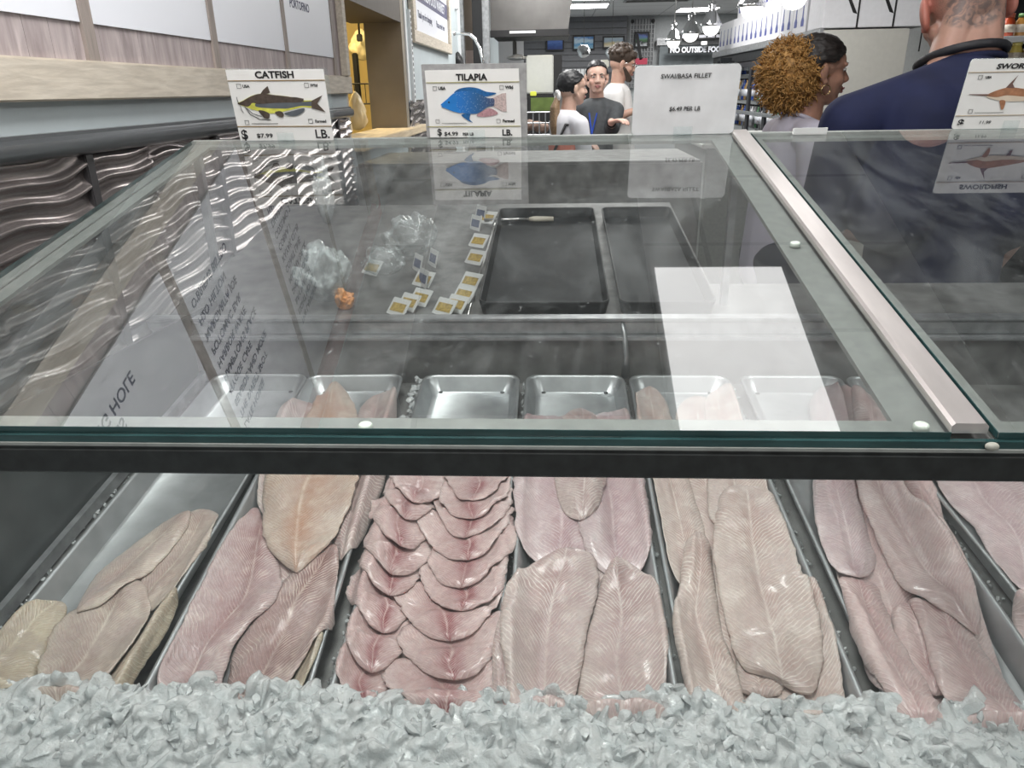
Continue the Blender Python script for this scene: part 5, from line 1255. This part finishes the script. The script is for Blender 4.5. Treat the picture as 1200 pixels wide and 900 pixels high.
ov = thing('warming_oven', 'black oven with a greenish glass front below the pale cabinet', 'oven', ((p0.x + p1.x) / 2, 7.5, FL))
w = (p1.x - p0.x) / 2
MB().box(-w, w, 0, .6, 0, p1.z - FL, bev=.01).build('body', M['black'], ov)
q0, q1 = at(622, 130, 7.49), at(650, 114, 7.49)
MB().box(q0.x - ov.location.x, q1.x - ov.location.x, -.014, -.002, q0.z - FL, q1.z - FL).build('glass_front', mat('olive_glass', (.12, .17, .05), .15, var=.3, scale=8), ov)
MB().tube([(-w + .05, -.03, p1.z - FL - .35), (w - .05, -.03, p1.z - FL - .35)], .012, 8).build('handle', M['chrome'], ov, True)
MB().box(-w + .03, -w + .09, .0, .04, p1.z - FL, p1.z - FL + .04, bev=.006).build('yellow_knob', mat('yellow_knob', (.75, .80, .10), .4), ov)
bq = at(632, 158, 7.0)
tag(MB().box(bq.x - .4, bq.x + .4, 6.85, 7.3, FL, bq.z - .052, bev=.01).build('kitchen_counter', M['galv']), 'steel kitchen counter under the wire basket before the oven', 'counter')
bk = thing('wire_basket', 'grey wire basket of odds and ends in front of the oven', 'basket', bq)
wm = MB()
for x in [-.22 + .055 * i for i in range(9)]: wm.tube([(x, 0, -.05), (x, 0, .19)], .006, 6)
for z in (0, .10, .19): wm.tube([(-.22, 0, z), (.22, 0, z)], .006, 6)
wm.build('grid', M['galv'], bk)
ct = MB(); random.seed(12)
for i in range(9): ct.ball((random.uniform(-.2, .2), .1, random.uniform(0, .1)), random.uniform(.03, .06))
fuse('contents', ct, .012, mat('mixed_odds', (.28, .19, .15), .6, var=.6, scale=16), bk, 1)
# low counter the staff stand behind
tag(MB().box(-.78, .58, 3.0, 3.6, FL, -.265, bev=.01).build('service_counter', M['dullgrey']), 'grey service counter standing low behind the case, before the three staff', 'counter')
# back wall: slatwall, grid, pictures
BY = 14.98
p0, p1 = at(600, 95, BY), at(735, 21, BY)
sw = thing('slatwall', 'grey slatwall panel of horizontal boards on the far wall', 'slatwall', ((p0.x + p1.x) / 2, BY, p0.z))
sw_ = MB(); zz = 0; Ht = CEIL - p0.z; w = (p1.x - p0.x) / 2
while zz < Ht - .02:
    sw_.hexa([(-w, -.05, zz), (w, -.05, zz), (w, 0, zz), (-w, 0, zz), (-w, -.03, zz + .10), (w, -.03, zz + .10), (w, 0, zz + .10), (-w, 0, zz + .10)]); zz += .108
MB().box(-w, w, -.012, 0, 0, Ht).build('groove', M['dullgrey'], sw)
sw_.build('board', mat('slat_grey', (.17, .175, .19), .5, var=.05), sw)
p0, p1 = at(736, 103, BY), at(767, 22, BY)
gd = thing('wire_grid', 'pale wire grid panel on the far wall right of the slatwall', 'grid panel', ((p0.x + p1.x) / 2, BY - .06, p0.z))
w = (p1.x - p0.x) / 2; Hg = p1.z - p0.z; g_ = MB(); 
for i in range(9): g_.box(-w + 2 * w * i / 8 - .006, -w + 2 * w * i / 8 + .006, -.006, .006, 0, Hg)
for i in range(int(Hg / .075)): g_.box(-w, w, -.006, .006, i * .075, i * .075 + .012)
g_.build('wires', mat('pale_wire', (.40, .41, .42), .4, .3), gd)
MB().box(-w, w, .02, .04, 0, Hg).build('backing', mat('grey_backing', (.22, .225, .235), .6), gd)
for x in (-w + .03, w - .03): MB().box(x - .03, x + .03, -.03, .02, Hg - .07, Hg - .01, bev=.01).build('bracket', M['black'], gd)
def picture(px0, py0, px1, py1, lab, cols, Y=BY - .09):
    a, b = at(px0, py1, Y), at(px1, py0, Y); r = thing('framed_picture', lab, 'picture', ((a.x + b.x) / 2, Y, a.z), group='framed pictures on the far wall')
    w, h_ = (b.x - a.x) / 2, b.z - a.z; e = .025
    MB().box(-w, w, -.02, .02, 0, e).box(-w, w, -.02, .02, h_ - e, h_).box(-w, -w + e, -.02, .02, e, h_ - e).box(w - e, w, -.02, .02, e, h_ - e).build('frame', M['black'], r)
    m = D.materials.new('picture_print'); t = NT(m); o = t.obj(); n = t.noise(7, 5, t.mapping(o, (1, 1, 2)), .65, 1); s = t.add('ShaderNodeSeparateXYZ'); t.ln(o, s.inputs[0])
    f_ = t.math('ADD', t.math('MULTIPLY', s.outputs[2], 1.0 / h_), t.math('MULTIPLY', t.math('SUBTRACT', n, .5), .8))
    t.ln(t.ramp(f_, *[(i / (len(cols) - 1) * .8 + .1, c) for i, c in enumerate(cols)]), t.bsdf.inputs['Base Color'])
    MB().box(-w + e, w - e, -.008, .01, e, h_ - e).build('print', m, r)
picture(640, 42, 661, 60, 'deep blue picture leftmost on the slatwall', [(.02, .05, .22), (.03, .10, .35), (.10, .20, .55), (.04, .08, .30)])
picture(671, 41, 697, 59, 'picture of blue sky and white cloud, second on the slatwall', [(.35, .55, .65), (.08, .30, .55), (.55, .70, .80), (.04, .18, .48)])
picture(706, 42, 732, 57, 'wide picture of a pale beach, third on the slatwall', [(.70, .68, .60), (.55, .45, .22), (.25, .35, .45), (.40, .45, .48)])
picture(743, 37, 761, 56, 'dark colourful picture hung on the wire grid', [(.55, .58, .6), (.02, .02, .03), (.08, .20, .08), (.10, .15, .40), (.03, .03, .04)])
for px, py, r_, lab in ((684, 60, 8, 'round silver foil ornament hanging before the sky picture'), (717, 62, 7, 'round silver foil ornament hanging beside the bearded man')):
    c = at(px, py, 11); rr_ = r_ * 10.2 / F
    bo = thing('foil_ornament', lab, 'ornament', c, group='foil ornaments')
    bm = bmesh.new(); bmesh.ops.create_icosphere(bm, subdivisions=2, radius=rr_)
    for v in bm.verts: v.co *= random.uniform(.82, 1.08)
    MB().bm(bm).build('ball', mat('silver_foil', (.75, .76, .77), .18, .9, var=.2, scale=20), bo)
    MB().tube([(0, 0, rr_ * .9), (0, 0, CEIL - c.z)], .004, 5).build('string', M['dullgrey'], bo)
c = at(707, 75, 14.5)
tag(MB().box(-.10, .10, -.05, .05, -.07, .07, Matrix.Translation(c), bev=.02).build('wall_speaker', mat('cream_speaker', (.7, .68, .6), .5)), 'small cream box on the slatwall between two heads', 'speaker')
rb = thing('product_rack', 'low rack of pale packets on the slatwall between the women', 'rack', at(678, 88, 14.5))
MB().box(-.25, .25, -.1, .1, -.5, -.02).build('shelf', M['black'], rb)
for i in range(7): MB().box(-.24 + i * .07, -.185 + i * .07, -.08, .0, -.02, .10).build('packet', M['white'], rb)
c = at(749, 72, 14.4)
tag(MB().box(-.14, .14, -.02, .02, -.05, .05, Matrix.Translation(c)).build('hanging_packet', mat('red_packet', (.45, .05, .09), .5)), 'small red packet hanging on the wire grid', 'packet')
tag(MB().box(-.025, .025, -.02, .02, 0, .42, Matrix.Translation(at(751, 70, 14.4)) @ Matrix.Rotation(rad(-12), 4, 'Y')).build('hanging_tool', M['black']), 'thin black tool hanging above the red packet', 'tool')
# serving window with the written header
wy = 14.9
p0, p1 = at(772, 76, wy), at(862, 50, wy)
win = struct(MB().box(p0.x, p1.x + 1.0, wy - .02, wy + .05, p0.z - .2, p1.z).build('window_1', mat('dim_window', (.17, .19, .20), .15, var=.5, scale=2.2)))
struct(MB().box(p0.x - .06, p1.x + 1.0, wy - .05, wy, p1.z - .02, p1.z + .10).build('trim_47', M['galv']))
p0, p1 = at(783, 62.5, 14.7), at(866, 54, 14.7)
hs = thing('header_sign', 'black header sign reading NO OUTSIDE FOOD OR BEVERAGE over the far window', 'sign', (p0.x, 14.7, p0.z))
MB().box(0, p1.x - p0.x + .3, -.01, .04, 0, p1.z - p0.z, bev=.004).build('panel', M['black'], hs)
text('lettering', 'NO OUTSIDE FOOD OR BEVERAGE', .125, M['poster'], hs, face_front(.03, -.0115, (p1.z - p0.z) / 2), .006, 'LEFT', 0, .86)
p0, p1 = at(797, 47, 14.7), at(850, 38, 14.7)
ms = thing('card_sign', 'black strip of pale cards above the header sign', 'sign', (p0.x, 14.7, p0.z))
MB().box(0, p1.x - p0.x, 0, .04, 0, p1.z - p0.z).build('panel', M['black'], ms)
for i in range(6): MB().box(.03 + i * .15, .155 + i * .15, -.008, 0, .03, p1.z - p0.z - .03).build('card', mat('pale_card', (.55, .55, .60), .5, var=.2, scale=30), ms)
tag(MB().box(-.05, .05, -.02, .02, -.03, .03, Matrix.Translation(at(825, 50.5, 14.6))).build('paper_sign', M['card']), 'small paper note stuck on the header of the far window', 'note')  # slip of paper, a note rather than a sign
# ------------------------------------------------------------------ pendant lamps
def make_pendant():
    r = thing('pendant_lamp', '', 'pendant lamp')
    MB().lathe([(.03, .27), (.045, .23), (.035, .19), (.06, .155), (.115, .05), (.125, .02), (.11, .018), (.10, .04), (.05, .14), (.02, .19)], 24).build('shade', M['chrome'], r, True)
    MB().lathe([(.004, -.075), (.04, -.068), (.072, -.045), (.092, 0), (.098, .03), (.04, .05)], 24).build('bulb', mat('lamp_globe', (1, .97, .92), .3, emit=2.2), r, True)
    MB().tube([(0, 0, .27), (0, 0, 1.0)], .009, 8).build('stem', M['steel'], r, True)
    return r
pl0 = make_pendant()
for i, (px, py, Y, lab) in enumerate(((789, 53, 11.96, 'farthest and lowest looking of the row of chrome pendant lamps'), (809, 45, 10.52, 'second farthest chrome pendant lamp in the row'), (833, 37, 9.2, 'middle chrome pendant lamp of the row, right above the sign words'), (880, 16, 7.4, 'chrome pendant lamp in front of the white bottle boxes'), (930, 4, 6.15, 'nearest chrome pendant lamp, cut by the top of the photo'))):
    q = at(px, py, Y); q.z = min(q.z + .03, .66)
    o = pl0 if i == 0 else dup(pl0, q)
    o.location = q; o['label'] = lab; o['group'] = 'pendant lamps'
# stems stop at the ceiling
for o in [c for c in D.objects if c.name.startswith('stem')]: o.scale.z = 1; 
# ------------------------------------------------------------------ upright coolers with boxes stacked on top
CXw = 2.02; CY0, CY1 = 6.25, 10.3; CT = .375
ck = thing('cooler', 'long glass-door drinks cooler with a plain pale end panel behind the curly-haired woman', 'cooler', (CXw + .3, (CY0 + CY1) / 2, FL))
def kk(x, y, z): return (x - ck.location.x, y - ck.location.y, z - FL)
def kbox(mb, x0, x1, y0, y1, z0, z1, bev=0):
    a = kk(x0, y0, z0); b = kk(x1, y1, z1); return mb.box(a[0], b[0], a[1], b[1], a[2], b[2], bev=bev)
kbox(MB(), CXw, CXw + .64, CY0, CY0 + .05, FL + .05, CT, .006).build('end_panel', mat('pale_end_panel', (.52, .51, .47), .5, var=.03), ck)
c_ = MB(); kbox(c_, CXw, CXw + .64, CY0 + .05, CY1, CT - .14, CT); kbox(c_, CXw, CXw + .64, CY0 + .05, CY1, FL, FL + .15); kbox(c_, CXw + .60, CXw + .64, CY0 + .05, CY1, FL + .15, CT - .14); c_.build('carcass', M['blackplastic'], ck)
kbox(MB(), CXw - .02, CXw + .01, CY0, CY1, CT - .05, CT + .012, .004).build('top_trim', M['galv'], ck)
nd = 6; dw = (CY1 - CY0 - .06) / nd
for i in range(nd):
    y0 = CY0 + .06 + i * dw
    f_ = MB(); e = .045
    kbox(f_, CXw - .012, CXw + .012, y0, y0 + e, FL + .16, CT - .15); kbox(f_, CXw - .012, CXw + .012, y0 + dw - e, y0 + dw - .004, FL + .16, CT - .15)
    kbox(f_, CXw - .012, CXw + .012, y0 + e, y0 + dw - e, FL + .16, FL + .22); kbox(f_, CXw - .012, CXw + .012, y0 + e, y0 + dw - e, CT - .20, CT - .15)
    dr = f_.build('door', mat('door_frame_black', (.03, .03, .035), .4), ck)
    kbox(MB(), CXw - .03, CXw - .014, y0 + .05, y0 + .07, -.75, -.35, .004).build('handle', M['chrome'], dr)
kbox(MB(), CXw - .05, CXw + .02, CY0, CY1, -.28, -.25, .004).build('bumper', M['galv'], ck)
for sh in range(6):
    kbox(MB(), CXw + .05, CXw + .58, CY0 + .06, CY1 - .05, -1.2 + sh * .26, -1.19 + sh * .26).build('shelf', M['galv'], ck)
random.seed(21)
bot_m = [mat('bottle_' + n, c, .15, var=.2, scale=20) for n, c in (('white', (.7, .7, .72)), ('blue', (.03, .08, .35)), ('dark', (.03, .03, .035)), ('amber', (.35, .22, .08)), ('silver', (.5, .52, .55)), ('green', (.08, .2, .1)))]
protos = []
for m_ in bot_m:
    b = thing('bottle', '', 'bottle')
    MB().lathe([(.03, 0), (.034, .01), (.034, .13), (.014, .18), (.013, .205)], 12).build('glass', m_, b, True)
    MB().lathe([(.0345, .04), (.0345, .11)], 12).build('label', M['poster'], b, True); MB().lathe([(.015, .205), (.015, .22)], 10).build('cap', M['black'], b, True)
    protos.append([b, False, m_.name.split('_')[1]])
for sh in (3, 4, 5):
    zc = -1.19 + sh * .26
    y = CY0 + .16
    while y < CY1 - .15:
        pr = random.choice(protos); loc = (CXw + .10, y, zc)
        lab = pr[2] + ' bottle in the front row of the drinks cooler, ' + ('third shelf from the top', 'second shelf from the top', 'top shelf')[sh - 3]
        if not pr[1]: o = pr[0]; o.location = loc; pr[1] = True
        else: o = dup(pr[0], loc)
        o['label'] = lab; o['group'] = 'bottles in the drinks cooler, ' + lab.split(' ')[0] + ' ones, shelf %s' % ('three', 'two', 'one')[sh - 3]
        y += random.uniform(.085, .13)
for pr in protos:
    if not pr[1]:
        for c2 in list(pr[0].children): D.objects.remove(c2)
        D.objects.remove(pr[0])
# white boxes with a blue bottle mark, two tiers along the cooler top
m_box = mat('white_carton', (.74, .74, .77), .55, var=.03); m_mark = mat('blue_mark', (.06, .08, .30), .5, var=.2)
def make_box(w, h_):
    r = thing('bottle_carton', '', 'carton')
    MB().box(0, .30, -w / 2, w / 2, 0, h_, bev=.004).build('carton', m_box, r)
    mb = MB()
    for k in (-1, 1):
        out = [(-.045, .03), (.045, .03), (.045, .07), (.018, .10), (.010, .20), (-.010, .20), (-.018, .10), (-.045, .07)]
        mb.prism([(x * .8 + k * w * .24, z * 1.0 + .02) for x, z in out], .0015, Matrix.Translation((-.0008, 0, 0)) @ Matrix.Rotation(rad(-90), 4, 'Z') @ Matrix.Rotation(rad(90), 4, 'X'))
    mb.build('bottle_mark', m_mark, r)
    return r
bw = .37; bx0 = make_box(bw, .30); first = True
for tier, ys in ((0, [6.9 + .375 * i for i in range(9)]), (1, [6.9 + .375 * i for i in range(7)])):
    for i, y in enumerate(ys):
        lab = 'white bottle carton on the cooler top, %s row, %s from the near end' % (('lower', 'upper')[tier], ('first', 'second', 'third', 'fourth', 'fifth', 'sixth', 'seventh', 'eighth', 'ninth')[i])
        loc = (CXw + .01 + .03 * tier, y, CT + .014 + .302 * tier)
        if first: o = bx0; o.location = loc; first = False
        else: o = dup(bx0, loc)
        o['label'] = lab; o['group'] = 'white bottle cartons on the cooler'
def make_big():
    r = thing('large_carton', '', 'carton')
    MB().box(-.13, .13, 0, .35, 0, .36, bev=.005).build('carton', m_box, r)
    MB().hexa([(-.02, -.002, .30), (.012, -.002, .28), (.012, .001, .28), (-.02, .001, .30), (.085, -.002, .10), (.118, -.002, .09), (.118, .001, .09), (.085, .001, .10)]).build('black_stripe', M['black'], r)
    MB().box(.118, .1305, -.002, .001, .0, .36).build('edge_mark', M['black'], r)
    return r
bg = make_big()
for i, x in enumerate((CXw + .13, CXw + .395, CXw + .66)):
    for k in (0, 1):
        o = bg if (i == 0 and k == 0) else dup(bg, (0, 0, 0))
        o.location = (x, CY0 + .03, CT + .014 + k * .362); o['group'] = 'large white cartons on the cooler end'
        o['label'] = 'large white carton with a black stripe, %s of three on the cooler end, %s row' % (('left', 'middle', 'right')[i], ('lower', 'upper')[k])
# dark card reader without a mount beside the frosted sign, pale worktop in front of the cooler
tag(MB().box(-.09, .09, -.1, .1, -.035, .05, Matrix.Translation(at(849, 74, 8.8)), bev=.03).build('mounted_device', M['blackplastic']), 'dark rounded device at the left end of the cooler', 'device')
wk = thing('worktop', 'pale worktop between the cooler and the curly-haired woman', 'worktop', (1.25, 5.2, FL))
MB().box(-.35, .55, -.6, .6, .0, FL * -1 - .34, bev=.01).build('cabinet', M['lidframe'], wk)
MB().box(-.38, .58, -.63, .63, -FL - .34, -FL - .31, bev=.008).build('top', mat('pale_laminate', (.60, .61, .58), .35, var=.04), wk)
# right wall with a wall of white panelling and jar shelves
struct(MB().box(2.80, 4.4, 6.0, 6.1, FL, CEIL).build('wall_panel', mat('panel_white', (.60, .60, .58), .5, var=.02)))
tag(MB().box(-.004, .004, -.006, 0, -.25, .6, Matrix.Translation(at(1084, 15, 5.98))).build('wall_cable', M['black']), 'thin black cable running down the white panel left of the shaved head', 'cable')
jy = 4.6
a = at(1176, 45, jy); 
js = thing('jar_shelf', 'black backed shelf unit with white shelf edges at the right edge of the photo', 'shelf', (a.x, jy, FL))
MB().box(0, 1.2, .30, .34, 0, 2.6).build('back_panel', M['blackplastic'], js)
z1 = at(1190, 42, jy).z; z2 = at(1190, 75, jy).z
for z in (z1, z2, z2 - .35, z1 + .36):
    MB().box(0, 1.2, 0, .30, z - .03 - FL, z - FL, bev=.003).build('shelf_board', M['white'], js)
def make_jar(cm, lm, big=1.0):
    r = thing('jar', '', 'jar')
    MB().lathe([(.026, 0), (.03, .006), (.03, .075), (.022, .092), (.022, .096)], 14).build('glass', cm, r, True)
    MB().lathe([(.024, .0955), (.024, .115)], 14).build('lid', lm, r, True); MB().lathe([(.0305, .02), (.0305, .06)], 14).build('label', M['beam'], r, True)
    return r
kinds = [('red', mat('jar_red', (.40, .06, .02), .2), mat('lid_red', (.42, .10, .06), .4)), ('amber', mat('jar_amber', (.45, .22, .05), .2), mat('lid_green', (.12, .25, .08), .4)), ('yellow', mat('jar_yellow', (.62, .50, .12), .2), mat('lid_yellow', (.70, .62, .20), .4))]
for zi, zz, nm in ((0, z1, 'upper'), (1, z2, 'lower')):
    for i in range(6):
        k_, cm, lm = kinds[(i + zi * 2) % 3 if zi == 0 else 2 if i % 2 else 1]
        o = make_jar(cm, lm); o.location = (a.x + .05 + i * .07, jy + .07, zz)
        o['label'] = '%s jar, %s from the left on the %s shelf at the right edge' % (k_, ('first', 'second', 'third', 'fourth', 'fifth', 'sixth')[i], nm); o['group'] = 'jars on the right hand shelves'
# ------------------------------------------------------------------ ceiling panels, added dark blocks, lights
m_dif = mat('light_diffuser', (1, 1, 1), .5, var=.0, emit=1.5)
def troffer(x, y, w, l, lab, power=0):
    r = thing('ceiling_light', lab, 'ceiling light', (x, y, CEIL - .0), group='fluorescent ceiling panels')
    MB().box(-w / 2 - .02, w / 2 + .02, -l / 2 - .02, l / 2 + .02, -.012, -.001, bev=.002).build('frame', M['white'], r)
    MB().box(-w / 2, w / 2, -l / 2, l / 2, -.016, -.0121).build('diffuser', m_dif, r)
    if power:
        ld = D.lights.new('panel_glow', 'AREA'); ld.shape = 'RECTANGLE'; ld.size = w; ld.size_y = l; ld.energy = power; ld.color = (1, .985, .96)
        lo = D.objects.new('panel_glow', ld); COL.objects.link(lo); lo.parent = r; lo.location = (0, 0, -.02)
        lo.visible_camera = True
    return r
troffer(.725, 2.15, .55, 1.40, 'fluorescent ceiling panel above the case, mirrored in the left lid', 2.6)
troffer(-.25, .75, .55, 1.2, 'ceiling panel above the photographer', 36)  # added out of view to light the left boards and the fish
troffer(1.6, .2, .55, 1.2, 'ceiling panel above the right end of the case front', 24)
troffer(-.2, -1.9, .55, 1.2, 'ceiling panel behind the photographer', 24)
troffer(.36, 5.0, .55, 1.2, 'ceiling panel behind the case before the hood', 30)
troffer(1.9, 4.7, .55, 1.2, 'ceiling panel before the drinks cooler', 30)
troffer(1.2, 8.2, .55, 1.2, 'ceiling panel in the middle of the shop', 34)
troffer(-.15, 6.75, .55, 1.2, 'added unseen ceiling panel that brightens the space under the kitchen hood', 30)  # extra light, added out of frame to lift the dim kitchen
for px, py, Y, lab in ((688, 14.5, 12.9, 'lit ceiling panel left of two near the slatwall'), (697, 3, 11.7, 'lit ceiling panel nearer of two over the slatwall'), (817, 12, 13.9, 'lit ceiling panel far right above the window'), (840, 0.5, 11.8, 'lit ceiling panel at the top edge right of the lamps')):
    q = at(px, py, Y); troffer(q.x, q.y, .62, .60, lab, 22)
struct(MB().box(1.60, 3.4, .9, 4.4, .98, CEIL).build('ceiling_soffit', mat('dark_soffit', (.05, .05, .055), .6)))  # unseen block, added so the right lid mirrors something dark
struct(MB().box(-.55, .40, 1.98, 4.2, 1.10, CEIL).build('ceiling_bulkhead', mat('dark_bulkhead', (.06, .065, .065), .6)))  # unseen block, added to darken the reflection in the left lid
vt = thing('ceiling_vent', 'grey ceiling vent before the slatwall', 'vent', (on_z(762, 7, CEIL).x, 12.4, CEIL))
MB().box(-.5, .5, -.15, .15, -.015, -.001, bev=.003).build('frame', M['galv'], vt)
for i in range(5): MB().box(-.46, .46, -.12 + i * .055, -.10 + i * .055, -.02, -.014).build('slat', M['dullgrey'], vt)
# warm lamp of the kitchen nook
ld = D.lights.new('nook_lamp', 'POINT'); ld.energy = 60; ld.color = (1, .80, .42); ld.shadow_soft_size = .12
lo = D.objects.new('nook_lamp', ld); COL.objects.link(lo); lo.location = (-1.7, 4.6, 1.0)
wd = D.worlds.new('world'); SC.world = wd; wd.use_nodes = True
wd.node_tree.nodes['Background'].inputs[0].default_value = (.75, .8, .85, 1); wd.node_tree.nodes['Background'].inputs[1].default_value = .25
SC.view_settings.view_transform = 'Standard'; SC.view_settings.look = 'None'; SC.view_settings.gamma = 1; SC.view_settings.exposure = 0.1
SC.view_settings.use_curve_mapping = False
try:
    SC.cycles.use_denoising = True; SC.cycles.max_bounces = 8; SC.cycles.transparent_max_bounces = 24; SC.cycles.caustics_reflective = False; SC.cycles.caustics_refractive = False
    SC.cycles.sample_clamp_indirect = 6
except Exception: pass
# ------------------------------------------------------------------ tidy: pivots at the base, everything lifted so the floor lies at zero
bpy.context.view_layer.update()
for o in list(D.objects):
    if o.parent is None:
        if o.type == 'MESH' and o.location.length < 1e-6 and o.rotation_euler.to_quaternion().angle < 1e-6 and o.data.users == 1:
            c = np.empty(len(o.data.vertices) * 3); o.data.vertices.foreach_get('co', c); c = c.reshape(-1, 3)
            lo_, hi = c.min(0), c.max(0); pv = Vector(((lo_[0] + hi[0]) / 2, (lo_[1] + hi[1]) / 2, lo_[2]))
            o.data.transform(Matrix.Translation(-pv)); o.location = pv
        if o is cam: o.matrix_world = Matrix.Translation((0, 0, EYE)) @ o.matrix_world
        else: o.location.z += EYE
